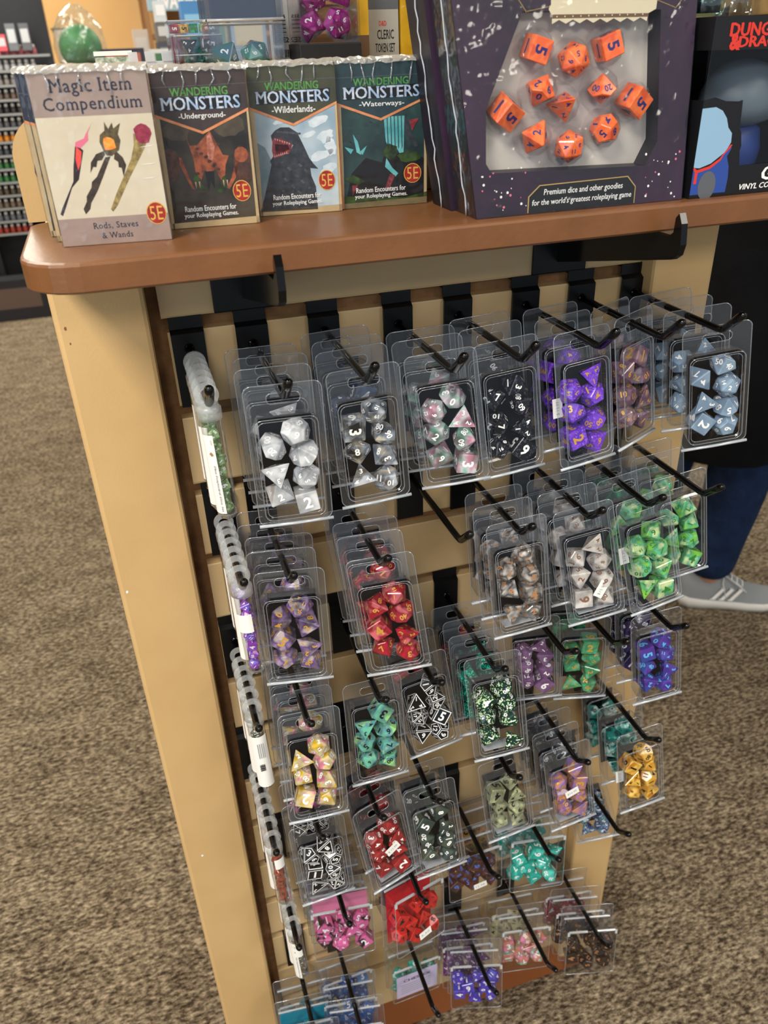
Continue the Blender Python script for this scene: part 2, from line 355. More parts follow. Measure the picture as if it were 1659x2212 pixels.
def die_mesh(kind, outlined=False):
    bm = bmesh.new(); geo = 10 if kind in (10, 100) else kind
    for p in solid(geo): bm.verts.new(p)
    bmesh.ops.convex_hull(bm, input=bm.verts[:]); bmesh.ops.dissolve_limit(bm, angle_limit=.02, verts=bm.verts[:], edges=bm.edges[:])
    bm.normal_update(); faces = [(f.calc_center_median().copy(), f.normal.copy(), [v.co.copy() for v in f.verts]) for f in bm.faces]
    FACES[kind] = [(n if n.dot(c) > 0 else -n).copy() for c, n, v in faces]
    bmesh.ops.bevel(bm, geom=bm.edges[:], offset=.0005, segments=1, profile=.5, affect='EDGES'); bm.normal_update()
    mb = MB(); mb.bm(bm, BODY); mb.mi(INKB); rr = random.Random(kind); nums = NUMS[kind][:]; rr.shuffle(nums)
    for i, (c, n, vs) in enumerate(faces):
        if n.dot(c) < 0: n = -n
        x = (vs[0]-c).normalized() if geo != 6 else ((vs[0]+vs[1])/2-c).normalized()
        if geo == 10: x = (max(vs, key=lambda q: abs(q.z))-c).normalized()*-1
        x = (x - n*x.dot(n)).normalized(); y = n.cross(x)
        inr = min((((vs[j]+vs[(j+1) % len(vs)])/2)-c).length for j in range(len(vs)))
        T = Matrix(((x.x, y.x, n.x, c.x+n.x*.00006), (x.y, y.y, n.y, c.y+n.y*.00006), (x.z, y.z, n.z, c.z+n.z*.00006), (0, 0, 0, 1)))
        # text 'up' along x
        T = T @ Matrix.Rotation(-math.pi/2, 4, 'Z')
        if outlined:
            loc = [T.inverted() @ v for v in vs]; k = len(loc); fs = []; ring = []
            for q in loc: ring.append((q.x*.90, q.y*.90, 0))
            for q in loc: ring.append((q.x*.78, q.y*.78, 0))
            for j in range(k): fs.append([j, (j+1) % k, k+(j+1) % k, k+j])
            mb.add(ring, fs, INKB, T)
        t = nums[i % len(nums)]; hgt = inr*(1.08 if len(t) == 1 else .88)*(1.1 if geo == 6 else 1)
        if kind == 4:
            for q, a in enumerate((0, 120, 240)):
                TT = T @ Matrix.Rotation(math.radians(a), 4, 'Z'); tt = NUMS[4][(i+q) % 4]; vs2, fs2, lo, hi = text_geo(tt, .03); wd = .0042*(hi[0]-lo[0])/(hi[1]-lo[1])
                put_text(mb, tt, -wd/2, .0035, wd, .0042, INKB, TT, 0, bold=.03)
            continue
        vs2, fs2, lo, hi = text_geo(t, .03); wd = hgt*(hi[0]-lo[0])/(hi[1]-lo[1])
        if wd > inr*1.5: hgt *= inr*1.5/wd; wd = inr*1.5
        put_text(mb, t, -wd/2, -hgt/2, wd, hgt, INKB, T, 0, bold=.03)
    return mb.mesh('die_master')
KINDS7 = [4, 8, 6, 20, 10, 12, 100]
DN = {4: 'four_sided_die', 6: 'six_sided_die', 8: 'eight_sided_die', 10: 'ten_sided_die', 100: 'ten_sided_die', 12: 'twelve_sided_die', 20: 'twenty_sided_die'}
MASTER = {k: die_mesh(k) for k in KINDS7}; MASTERO = {k: die_mesh(k, True) for k in KINDS7}
def face_front(kind):
    n = RND.choice(FACES[kind]); q = n.rotation_difference(Vector((0, -1, 0)))
    from mathutils import Quaternion
    s = Quaternion((0, 1, 0), RND.uniform(0, 6.28)); w_ = Quaternion((RND.uniform(-1, 1), 0, RND.uniform(-1, 1)), RND.uniform(0, .16))
    return (w_ @ s @ q).to_euler()
def die(kind, dk, parent, loc, scale=1.0, rot=None, ink=None):
    me = (MASTERO if dk == 'CAGE' else MASTER)[kind]
    o = bpy.data.objects.new(DN[kind], me); C.objects.link(o); o.parent = parent; o.location = loc
    o.rotation_euler = rot or face_front(kind); o.scale = (scale,)*3
    for s, mm in ((0, dmat(dk)), (1, ink or INK[DK[dk][4]])):
        o.material_slots[s].link = 'OBJECT'; o.material_slots[s].material = mm
    return o

# ================================================================== SETTING
def carpet():
    m, N, L, out = nt('carpet_tweed'); b = N.new('ShaderNodeBsdfPrincipled'); b.inputs['Roughness'].default_value = .95; b.inputs['Specular IOR Level'].default_value = .1
    v = coords(N, L, (1.0, 2.1, 1.0)); f1 = noise(N, L, v, 78, 3, .75); f2 = noise(N, L, v, 9, 2)
    ad = N.new('ShaderNodeMath'); ad.operation = 'MULTIPLY_ADD'; ad.inputs[1].default_value = .18; L.new(f2, ad.inputs[0]); 
    sb = N.new('ShaderNodeMath'); sb.operation = 'SUBTRACT'; sb.inputs[1].default_value = .09; L.new(f1, sb.inputs[0]); L.new(sb.outputs[0], ad.inputs[2])
    L.new(ramp(N, L, ad.outputs[0], [(.36, lin('#342b21')), (.45, lin('#5c5040')), (.55, lin('#7e715e')), (.68, lin('#aa9c82'))]), b.inputs['Base Color'])
    bp = N.new('ShaderNodeBump'); bp.inputs['Strength'].default_value = .9; bp.inputs['Distance'].default_value = .006; L.new(f1, bp.inputs['Height']); L.new(bp.outputs[0], b.inputs['Normal'])
    L.new(b.outputs[0], out.inputs[0]); return m
M['carpet'] = carpet(); FT0 = Matrix.Rotation(HP, 4, 'X')
M['orange'] = mat('orange_wall_paint', '#e4bb80', .8, .2, var='#e0b478', vs=2)
M['ceil'] = mat('ceiling_tile', '#d8d2c4', .9, .1)
def struct(name, mb): return tag(mb.build(name), None, None, kind='structure')
struct('floor', MB().box((0, 2.2, FLOOR-.01), (12, 10, .02), M['carpet']))
struct('wall_back', MB().box((0, 6.1, .18), (12, .1, 2.76), M['orange']))
struct('wall_left', MB().box((-6.0, 2.2, .18), (.1, 10, 2.76), M['orange']))
struct('ceiling', MB().box((0, 2.2, CEIL+.02), (12, 10, .02), M['ceil']))

# ================================================================== GONDOLA
T0 = .0762
g = thing('slatwall_gondola', 'cream slatwall display unit standing on brown carpet, its grooves full of black hooks', 'display unit', (0.2, 0, FLOOR))
def gp(name, mb, lab=None, fix=False):
    o = mb.build(name, g, fix=fix); o.location = (-.2, 0, -FLOOR)
    if lab: o['label'] = lab
    return o
gp('backing_board', MB().box((.22, .016, -.49), (.47, .012, 1.19), M['mdf']), 'brown backing board behind the slats')
for k in range(-1, 14):
    zt = -k*T0 if k >= 0 else .0735; zb = -(k+1)*T0+.0102
    if k == 13: zb = -1.092
    x0, x1 = 0.0 if k >= 0 else -.003, .4425
    a = .0022; mb = MB()
    # front board with chamfered long edges, lips hang over the groove
    prof = [(.010, zt-.001), (.0, zt-.0012), (-.0006, zt-.0024), (-.0006, zb+.0022), (.0, zb+.0004), (.010, zb+.0004)]
    mb.prism([(y, z) for y, z in prof], x0, x1, M['slat'], plane='yz')
    gp('slat', mb, fix=True)
def side_panel(x0, x1, dep=.42):
    # panel front with slightly rounded vertical edges
    r = .004; pl = [(x0+r, -.0215), (x1-r, -.0215), (x1-r*.3, -.0215+r*.3), (x1, -.0215+r), (x1, dep), (x0, dep), (x0, -.0215+r), (x0+r*.3, -.0215+r*.3)]
    return MB().prism(pl, -1.095, .072, M['cream'], plane='xy')
gp('left_end_panel', side_panel(-.082, -.0125), fix=True)
gp('right_end_panel', side_panel(.4435, .5095), fix=True)
for cx_, cz_, m_, s_ in ((-.0628, -.609, 'wht', .0014), (-.0755, -.228, 'wht', .0010), (-.0745, .018, 'mdf', .0010), (-.0735, .006, 'mdf', .0006)):
    b_ = MB(); blob(b_, 0, 0, s_, s_*1.6, M[m_], FT0, 1, 8, .5, seed=int(cz_*1000)); o_ = b_.build('paint_chip', g); o_.location = (cx_-.2, -.0216, cz_-FLOOR)
gp('side_board', MB().box((-.004, .2, -.49), (.012, .36, 1.19), M['mdf']))
gp('plinth', MB().box((.215, .19, (FLOOR-1.095)/2), (.58, .37, abs(FLOOR+1.095)), M['base']), 'orange brown wooden plinth')
# upright divider above the shelf with rounded shoulders
dv = []
r = .03
for cx, a0 in ((.51-r, 0), (-.084+r, 90)):
    for i in range(9):
        a = math.radians(a0+90*i/8); dv.append((cx+r*math.cos(a), .163-r+r*math.sin(a)))
dv += [(-.084, .0918), (.51, .0918)]
gp('divider', MB().prism(dv, .001, .022, M['cream']), 'cream divider board with a rounded corner rising behind the shelf goods', fix=True)
gp('rear_deck', MB().box((.25, .20, .166), (.57, .34, .025), M['cream']))
gp('rear_wall', MB().box((.27, .40, -.52), (.56, .04, 1.34), M['cream']))
# shelf
sx0, sx1, sy0, sy1 = -.083, .62, -.1505, .0
pl = []
for cx, cy, a0, rr in ((sx1-.03, sy0+.03, -90, .03), (sx1-.01, sy1-.01, 0, .01), (sx0+.012, sy1-.012, 90, .012), (sx0+.035, sy0+.035, 180, .035)):
    for i in range(7):
        a = math.radians(a0+90*i/6); pl.append((cx+rr*math.cos(a), cy+rr*math.sin(a)))
def shelf_ring(z, d):
    cx = (sx0+sx1)/2; cy = (sy0+sy1)/2
    return [(x+(d if x < cx else -d), y+(d if y < cy else -d), z) for x, y in pl]
mb = MB(); mb.rings([shelf_ring(.0728, .002), shelf_ring(.0745, 0), shelf_ring(.0892, 0), shelf_ring(.0908, .0006), shelf_ring(.0915, .0022)], M['wood'], close=True)
tag(mb.build('wooden_shelf', fix=True), 'orange brown laminate shelf with a rounded corner carrying the boxed games', 'shelf')

# ================================================================== BRACKETS AND HOOKS
def bracket(x, zt, label):
    t = thing('shelf_bracket', label, 'bracket', (x, -.001, .012))
    MB().box((0, -.002, .023), (.054, .0035, .048), M['blackplate'], bev=.0012).build('plate', t)
    # rising flat arm with an upturned lip in front of the shelf edge
    p = [(-.004, .009), (-.004, .044), (-.060, .0575), (-.158, .0595), (-.163, .063), (-.1635, .073), (-.167, .0765), (-.171, .070), (-.173, .056), (-.171, .0485), (-.165, .0445)]
    MB().prism(p, -.0025, .0025, M['black'], plane='yz').build('arm', t, fix=True)
    return t
bracket(.0665, 0, 'black shelf bracket at the left under the wooden shelf')
bracket(.3535, 0, 'black shelf bracket at the right under the wooden shelf')

HL = .134
HOOK = {(1,1):(.0681,-.0172),(2,1):(.13,-.0142),(3,1):(.197,-.0165),(4,1):(.254,-.0158),(5,1):(.321,-.0145),(6,1):(.3788,-.0146),(7,1):(.4351,-.0157),
(1,2):(.0579,-.1736),(2,2):(.1347,-.1758),(3,2):(.2054,-.169),(4,2):(.2625,-.1738),(5,2):(.3291,-.1721),(6,2):(.3889,-.1716),(7,2):(.4495,-.1733),
(1,3):(.0595,-.3321),(2,3):(.1281,-.3261),(3,3):(.1817,-.3224),(4,3):(.2449,-.3251),(5,3):(.3191,-.3255),(6,3):(.3751,-.3299),(7,3):(.442,-.3289),
(1,4):(.0585,-.4845),(2,4):(.1211,-.4812),(3,4):(.1807,-.4814),(4,4):(.2695,-.4806),(5,4):(.3496,-.4878),(6,4):(.4363,-.4851),
(1,5):(.0774,-.6344),(2,5):(.165,-.6392),(3,5):(.2526,-.6369),(4,5):(.3289,-.6404),(5,5):(.4203,-.6353),
(1,6):(.0850,-.878),(2,6):(.1801,-.8785),(3,6):(.2602,-.8767),(4,6):(.3446,-.8734),(5,6):(.4243,-.8636),
(0,1):(.0153,-.0141),(0,2):(.0194,-.1703),(0,3):(.014,-.3222),(0,4):(.0126,-.4863),(0,5):(.0209,-.6465),(0,6):(.028,-.885)}
ROWN = {1: 'top', 2: 'second', 3: 'third', 4: 'fourth', 5: 'fifth', 6: 'lowest'}
def spot(c, r):
    cols = sorted(q[0] for q in HOOK if q[1] == r); i = cols.index(c)
    return '%s hook of %s row' % ('rightmost' if i == len(cols)-1 else ORD[i], ROWN[r])
ORD = ['leftmost', 'second', 'third', 'fourth', 'fifth', 'sixth', 'seventh', 'eighth']
def where(c, r):
    cols = sorted(q[0] for q in HOOK if q[1] == r); i = cols.index(c)
    if i == len(cols)-1: return 'rightmost hook of the %s row' % ROWN[r]
    return ('leftmost hook of the %s row' if i == 0 else '%s hook from the left in the %s row' % (ORD[i], '%s')) % ROWN[r]
def hook_meshes():
    a = MB(); w2 = .0135
    # plate: tongue in the groove above, step, then the flat face
    prof = [(.008, .012), (-.0012, .012), (-.0012, .002), (-.006, -.001), (-.006, -.064), (-.0035, -.064), (-.0035, -.001), (.0, .0035), (.0, .0095), (.008, .0095)]
    a.prism(prof, -w2, w2, M['blackplate'], plane='yz'); pm = a.mesh('hook_plate')
    b = MB(); pts = [(0, -.004, 0), (0, -.05, .0), (0, -HL+.006, 0), (0, -HL, .001), (0, -HL-.004, .004)]
    b.tube(pts, .0030, M['black'], 10); b.tube([(0, -.005, 0), (0, -.008, 0)], .0042, M['black'], 10); wm = b.mesh('hook_wire')
    c = MB(); n = [(0, -HL-.003, .003), (0, -HL-.018, .0165), (0, -HL-.0205, .0187), (0, -HL-.0222, .0203)]
    c.tube(n, [.0034, .0036, .0032, .0012], M['black'], 10); tm = c.mesh('hook_tip'); return pm, wm, tm
PM, WM, TM = hook_meshes()
for (c, r_), (hx, hz) in sorted(HOOK.items(), key=lambda q: (q[0][1], q[0][0])):
    t = thing('display_hook', 'black wire display hook with upturned end, '+where(c, r_), 'hook', (hx, 0, hz), group='black hooks on the slatwall')
    gz = {1: 0, 2: -2, 3: -4, 4: -6, 5: -8, 6: -11}[r_]*T0
    po = link('plate', PM, t); po.location = (0, 0, gz-hz-.0012)
    link('wire', WM, t); link('tip', TM, t)

# ================================================================== DICE PACKS
def blister_meshes():
    out = {}
    fl = MB(); hw = .029; n = 5
    outer = rrect(hw, -.105, .011, .006, 0, n); 
    # flange with a wide hanging slot and the tray window
    slot = rrect(.0125, -.004, .0042, .0035, 0, n); win = rrect(.0238, -.0995, -.0145, .006, 0, n)
    bm = bmesh.new()
    def loop(pts):
        vs = [bm.verts.new(p) for p in pts]; return [bm.edges.new((vs[i], vs[(i+1) % len(vs)])) for i in range(len(vs))]
    e = loop(outer)+loop(slot)+loop(win); bmesh.ops.triangle_fill(bm, use_beauty=True, use_dissolve=False, edges=e)
    fl.bm(bm, M['flange']); out['flange'] = fl.mesh('flange')
    ed = MB()
    def rimtube(pts, r, m): ed.tube([Vector(p) for p in pts]+[Vector(pts[0])], r, m, 5, False)
    rimtube(outer, .00045, M['ridge']); rimtube(slot, .0004, M['ridge']); out['rim'] = ed.mesh('flange_rim')
    be = MB(); be.tube([(-hw-.0006, -.0008, -.1052), (0, -.0008, -.1056), (hw+.0006, -.0008, -.1052)], .0014, M['edge'], 7)
    out['bottom'] = be.mesh('bottom_fold')
    # raised window: double lip at the front, tray going back
    lid = MB(); R = rrect
    lid.rings([R(.0243, -.1, -.014, .0065, -.0002, n), R(.0237, -.0994, -.0146, .006, -.0042, n), R(.0222, -.0979, -.0161, .0055, -.0042, n), R(.0212, -.0969, -.0171, .005, -.0028, n)], M['pet'])
    out['lid'] = lid.mesh('window')
    lr = MB()
    for rg, rad in ((R(.0237, -.0994, -.0146, .006, -.0042, n), .0004), (R(.0214, -.0971, -.0169, .005, -.003, n), .00035)):
        lr.tube([Vector(p) for p in rg]+[Vector(rg[0])], rad, M['ridge'], 5, False)
    out['lip'] = lr.mesh('window_lip')
    tr = MB(); tr.rings([R(.0241, -.0998, -.0142, .006, .0004, n), R(.0232, -.098, -.016, .006, .0142, n), R(.0212, -.096, -.018, .005, .0150, n)], M['pet'])
    out['tray'] = tr.mesh('tray')
    fo = MB(); fo.box((0, .0142, -.052), (.041, .0012, .066), M['foam']); out['foam'] = fo.mesh('foam_insert')
    return out
BL = blister_meshes()
LAYOUT = [(.0070, -.0285), (-.0115, -.0385), (.0112, -.0475), (-.0105, -.0590), (.0112, -.0675), (-.0105, -.0800), (.0105, -.0875)]
def sticker(parent, txt, loc, rot, w=.017, h=.0095):
    mb = MB(); mb.box((0, 0, 0), (w, h, .0002), M['sticker']); T = Tm((-w/2, -h/2, .00012))
    put_text(mb, txt, w*.14, h*.32, w*.7, h*.34, M['grey_ink'], T, 1)
    o = mb.build('price_sticker', parent); o.location = loc; o.rotation_euler = rot; return o
def short(dk): return ' '.join(DK[dk][5].split(' with ')[0].split(' holding ')[0].split()[:6])
def blister(c, r_, pose, dk, n_from_front, ntot, stick=None, foam=True, tiny=False):
    hx, hz = HOOK[(c, r_)]; d, rx, ry, rz, dx, dz = pose
    pos = '' if ntot == 1 else (', frontmost' if n_from_front == 0 else (', rearmost' if n_from_front == ntot-1 else ', %s from front' % ['', 'second', 'third', 'fourth', 'fifth'][n_from_front]))
    lab = 'blister pack, %s, %s%s' % (short(dk), spot(c, r_), pos)
    t = thing('dice_blister_pack', lab, 'dice pack', (hx+dx, -d, hz+dz), (rx, ry, rz), 'clear blister packs of dice')
    for nm, me in (('hang_flange', BL['flange']), ('flange_rim', BL['rim']), ('bottom_fold', BL['bottom']), ('front_window', BL['lid']), ('window_lip', BL['lip']), ('rear_tray', BL['tray'])): link(nm, me, t)
    if foam: link('foam_insert', BL['foam'], t)
    if n_from_front == 0 and (c, r_) in ((4, 2), (5, 2), (4, 3), (2, 4), (4, 4), (5, 4), (3, 4)):
        MB().box((0, .0050, -.0955), (.036, .012, .0007), M['edge']).build('tray_floor_glint', t)  # pale strip standing for the light reflected in the tray bottom
    if n_from_front == 0 and (c, r_) in ((2, 3), (4, 3), (7, 3), (3, 3)):
        MB().box((-.006 if c < 7 else .016, .0132, -.088 if c < 7 else -.060), (.020, .0004, .010) if c < 7 else (.008, .0004, .02), M['paper']).build('paper_slip', t)
    ks = KINDS7[:]; RND.shuffle(ks)
    for (x, z), k in zip(LAYOUT, ks):
        die(k, dk, t, (x+RND.uniform(-.001, .001), .0048 if k != 4 else .0008, z+RND.uniform(-.0012, .0012)), {20: 1.07, 4: 1.08, 12: 1.12}.get(k, 1.19))
    if stick:
        sticker(t, stick[0], stick[1], stick[2])
    return t
def bx_meshes():
    out = {}; n = 3; R = rrect; b = MB()
    b.rings([R(.0345, -.084, -.009, .004, -.0250, n), R(.0350, -.0845, -.0085, .005, -.0235, n), R(.0350, -.0845, -.0085, .005, -.0008, n)][::-1], M['pet']); out['box'] = b.mesh('square_box')
    f = MB(); bm = bmesh.new()
    def loop(pts):
        vs = [bm.verts.new(p) for p in pts]; return [bm.edges.new((vs[i], vs[(i+1) % len(vs)])) for i in range(len(vs))]
    bmesh.ops.triangle_fill(bm, use_beauty=True, use_dissolve=False, edges=loop(R(.037, -.0865, .013, .004, 0, n))+loop(R(.012, -.0035, .004, .0035, 0, n)))
    f.bm(bm, M['flange']); f.tube([Vector(p) for p in R(.037, -.0865, .013, .004, 0, n)]*1+[Vector(R(.037, -.0865, .013, .004, 0, n)[0])], .0004, M['ridge'], 5, False); out['tab'] = f.mesh('hang_tab')
    l = MB(); l.box((-.0195, -.0235, -.0094), (.026, .0026, .0022), M['edge'], bev=.0006); l.box((.0195, -.0235, -.0094), (.026, .0026, .0022), M['edge'], bev=.0006); l.box((0, -.0010, -.0080), (.066, .0016, .0024), M['edge'], bev=.0005); l.box((-.0335, -.0246, -.0115), (.0030, .0014, .006), M['edge']); l.box((.0335, -.0246, -.0115), (.0030, .0014, .006), M['edge']); out['lidglint'] = l.mesh('lid_edge_glint')  # whitish strips stand in for highlights along the lid's top edge
    l = MB(); rg = R(.0348, -.0843, -.0088, .004, -.0248, n); l.tube([Vector(p) for p in rg]+[Vector(rg[0])], .0005, M['ridge'], 5, False); out['rim'] = l.mesh('front_rim')
    return out
BX = bx_meshes()
L7 = [(-.0225, -.040), (.002, -.036), (.0225, -.041), (-.009, -.054), (-.0235, -.063), (.0125, -.056), (-.002, -.0725), (.0225, -.073)]
def square_pack(c, r_, pose, dk, i, ntot, stick=None, full=True, label_card=None, back=None):
    hx, hz = HOOK[(c, r_)]; d, rx, ry, rz, dx, dz = pose
    pos = '' if ntot == 1 else (', frontmost' if i == 0 else (', rearmost' if i == ntot-1 else ', %s from front' % ['', 'second', 'third', 'fourth', 'fifth'][i]))
    lab = 'square clear box, %s, %s%s' % (short(dk), spot(c, r_), pos)
    t = thing('square_dice_box', lab, 'dice pack', (hx+dx, -d, hz+dz), (rx, ry, rz), 'square clear dice boxes')
    for nm, me in (('clear_box', BX['box']), ('hang_tab', BX['tab']), ('lid_edge_glint', BX['lidglint']), ('front_rim', BX['rim'])): link(nm, me, t)
    ks = [6, 10, 12, 8, 20, 4, 100, 6]; RND.shuffle(ks)
    lay = L7 if full else L7[:7]
    for (x, z), k in zip(lay, ks): die(k, dk, t, (x+RND.uniform(-.0015, .0015), -.0128, z+RND.uniform(-.0015, .0015)), 1.08 if k != 20 else 1.0)
    if back:
        MB().box((0, -.0022, -.045), (.064, .0008, .070), back).build('coloured_card', t)
    if label_card:
        mb = MB(); mb.box((0, 0, 0), (.060, .052, .0003), M['lilac']); T = Tm((-.030, -.026, .0002))
        put_text(mb, 'CHESSEX', .010, .036, .040, .006, M['inkk'], T, 1, bold=.02)
        for q in range(5): mb.add([(.006+.002*q % .004, .030-q*.005, LAY), (.050, .030-q*.005, LAY), (.050, .0285-q*.005, LAY), (.006, .0285-q*.005, LAY)], [[0, 1, 2, 3]], M['grey_ink'], T)
        o = mb.build('printed_label', t); o.location = (0, -.0256, -.047); o.rotation_euler = (math.pi/2, 0, 0)
    if stick: sticker(t, stick[0], stick[1], stick[2])
    return t
M['lilac'] = mat('lilac_paper', '#b9aecb', .7, .2)
M['pinkc'] = mat('pink_card', '#d87f9f', .7, .2); M['redc'] = mat('red_card', '#b81f28', .7, .2); M['tealc'] = mat('teal_card', '#1787a2', .6, .2)
PA = {(1,1):(.115,-.02,-.008,-.11,.002,-.008),(2,1):(.105,-.03,-.055,-.046,.005,-.011),(3,1):(.098,-.04,-.125,-.24,.004,-.008),(4,1):(.093,-.12,-.063,.02,.006,-.008),
(5,1):(.098,-.18,-.03,.15,.006,-.008),(6,1):(.088,-.15,-.03,.44,.003,-.003),(7,1):(.118,.04,-.16,-.30,.010,-.012),(1,2):(.121,-.025,.0,-.17,.001,-.010),
(2,2):(.121,-.13,-.12,-.22,.003,-.013),(4,2):(.118,-.14,-.053,-.018,.004,-.008),(5,2):(.121,-.2,-.14,-.088,.003,-.008),(6,2):(.121,-.24,-.13,.032,.006,-.010),
(7,2):(.094,-.089,-.14,-.06,.004,-.010),(1,3):(.122,-.23,.03,-.035,.003,-.010),(2,3):(.109,-.16,.009,.012,0,-.009),(3,3):(.098,-.13,-.118,.041,-.002,-.009),
(4,3):(.121,-.21,-.057,-.078,.003,-.005),(5,3):(.066,.02,-.10,-.28,.001,-.018),(6,3):(.080,.03,-.05,-.30,-.001,-.018),(7,3):(.107,-.09,-.108,-.091,.002,-.011),
(1,4):(.122,-.05,-.036,.018,0,-.008),(2,4):(.122,-.15,-.097,.23,.003,-.008),(3,4):(.121,-.2,-.056,.032,.001,-.007),(4,4):(.110,-.12,-.098,.019,.002,-.010),
(5,4):(.114,-.13,-.107,.018,-.001,-.010),(6,4):(.122,-.12,-.105,-.027,.001,-.010)}
HP = math.pi/2
FR = {(1,1):('W',),(2,1):('SK',),(3,1):('ML',),(4,1):('BK',),(5,1):('PU',('$ 13.99', (-.0242, .006, -.052), (HP, -HP, -.1))),(6,1):('MV',),(7,1):('GB',),
(1,2):('CP',),(2,2):('RED',),(4,2):('COP',),(5,2):('WH',('$15.99', (.006, -.0046, -.074), (HP, -.9, 0))),(6,2):('GRN',('$15.99', (-.0242, .006, -.045), (HP, -HP, -.1))),(7,2):('GRN',),
(1,3):('PYK',),(2,3):('TG',),(3,3):('CAGE',),(4,3):('DGL',),(5,3):('PG',),(6,3):('GGO',),(7,3):('VB',),
(1,4):('CAGE',),(2,4):('DR',('$ 12.99', (.003, -.0046, -.056), (HP, -.35, 0))),(3,4):('DG',),(4,4):('PY',),(5,4):('PC',('$16.99', (0, -.0046, -.054), (HP, -.2, 0))),(6,4):('AM',('$14.99', (-.0242, .006, -.055), (HP, -HP, -.1)))}
BACK = {(1,1):[('W',.027),('W',.052),('W',.077)],(2,1):[('DB',.026),('DB',.051),('DB',.076)],(3,1):[('ML',.026),('ML',.050)],(4,1):[('BK',.028),('BK',.056)],
(5,1):[('PU',.030),('PU',.058)],(6,1):[('MV',.034)],(7,1):[('GB',.027),('GB',.056),('GB',.081)],
(1,2):[('CP',.0235),('CP',.047),('CP',.0705),('CP',.094)],(2,2):[('RED',.024),('RED',.048),('RED',.072),('RED',.095)],(4,2):[('COP',.026),('COP',.052)],
(5,2):[('WH',.028),('WH',.056),('WH',.080)],(6,2):[('GRN',.032),('DGN',.060),('DGN',.086)],(7,2):[('GRN',.036),('DGN',.060)],
(1,3):[('PYK',.0235),('PYK',.047),('PYK',.0705),('COP',.094)],(2,3):[],(3,3):[('RED',.030),('CAGE',.058)],(4,3):[('TEG',.036),('TEG',.060),('RED',.086)],(5,3):[],(6,3):[('DGN',.030)],(7,3):[('DP',.030),('DP',.056)],
(1,4):[('CAGE',.026),('PK',.056)],(2,4):[('DR',.024),('RED',.060)],(3,4):[('DG',.028)],(4,4):[],(5,4):[('GY',.024),('GY',.0475),('GY',.071)],(6,4):[('DT',.040),('DT',.082)]}
NOFOAM = {(5,4),(2,4),(5,3),(4,4),(6,4)}
for key, pose in PA.items():
    n = 1+len(BACK[key]); f = FR[key]
    blister(*key, pose, f[0], 0, n, f[1] if len(f) > 1 else None, foam=key not in NOFOAM or True)
    for i, (dk, off) in enumerate(BACK[key]):
        d = pose[0]-off
        if d < .026: continue
        kk = 1-.04*i if d > .045 else .8
        j = 1 if i % 2 else -1
        blister(*key, (d, pose[1] if d > .045 else min(pose[1], 0), pose[2]*.8+j*.012, pose[3]*kk+j*.012, pose[4]+j*.0015, -.004), dk, i+1, n)
PB = {(1,5):(.094,-.10,.005,-.124,.002,-.001),(2,5):(.100,-.22,.14,.30,-.005,-.001),(3,5):(.074,-.028,-.035,-.004,-.005,-.003),(4,5):(.082,-.19,.05,-.13,.003,0),
(2,6):(.046,.02,.0,.033,0,-.002),(3,6):(.078,-.19,0,-.28,.002,0),(4,6):(.055,-.15,.034,-.17,.001,0),(5,6):(.092,-.19,.04,-.23,.004,0)}
S1 = ('5.50', (.006, -.0254, -.070), (HP, -.2, 0))
square_pack(1, 5, PB[(1,5)], 'PK', 0, 3, back=M['pinkc'])
square_pack(1, 5, (.064, -.05, 0, -.08, 0, 0), 'CB', 1, 3); square_pack(1, 5, (.034, -.05, .01, -.05, 0, 0), 'CB', 2, 3)
square_pack(2, 5, PB[(2,5)], 'RD', 0, 3, S1, back=M['redc'])
square_pack(2, 5, (.064, -.08, .05, .08, 0, 0), 'MR', 1, 3); square_pack(2, 5, (.034, -.05, .02, .03, 0, 0), 'MR', 2, 3)
square_pack(3, 5, PB[(3,5)], 'BB', 0, 2, ('12.98', (.006, -.0254, -.068), (HP, -.1, 0))); square_pack(3, 5, (.040, .0, -.03, 0, 0, .0), 'OR', 1, 2)
square_pack(4, 5, PB[(4,5)], 'TE', 0, 2); square_pack(4, 5, (.050, -.08, .03, -.08, 0, 0), 'TE', 1, 2)
blister(5, 5, (.050, -.05, -.28, -.30, .002, -.012), 'NB', 0, 1)
square_pack(0, 6, (.104, -.08, 0, -.14, -.004, 0), 'TC', 0, 3, back=M['tealc']); square_pack(0, 6, (.073, -.08, 0, -.10, -.006, .004), 'TC', 1, 3, back=M['tealc']); square_pack(0, 6, (.042, -.05, 0, -.06, -.002, 0), 'TC', 2, 3)
square_pack(1, 6, (.098, -.10, -.03, -.2, 0, 0), 'BL', 0, 3); square_pack(1, 6, (.066, -.10, .03, -.12, 0, 0), 'BL', 1, 3); square_pack(1, 6, (.034, -.03, .02, .05, 0, 0), 'BL', 2, 3)
square_pack(2, 6, PB[(2,6)], 'TE', 0, 2, label_card=True); 
square_pack(3, 6, PB[(3,6)], 'VI', 0, 3); square_pack(3, 6, (.048, -.15, .02, -.2, 0, 0), 'MG', 1, 3); square_pack(3, 6, (.019, -.0, .03, -.08, 0, 0), 'MG', 2, 3)
square_pack(4, 6, PB[(4,6)], 'MX', 0, 2); square_pack(4, 6, (.0255, .0, .03, -.10, -.003, 0), 'CR', 1, 2)
square_pack(5, 6, PB[(5,6)], 'BR', 0, 3); square_pack(5, 6, (.062, -.15, .05, -.2, .002, 0), 'BR', 1, 3); square_pack(5, 6, (.032, -.1, .04, -.12, -.002, 0), 'RR', 2, 3)

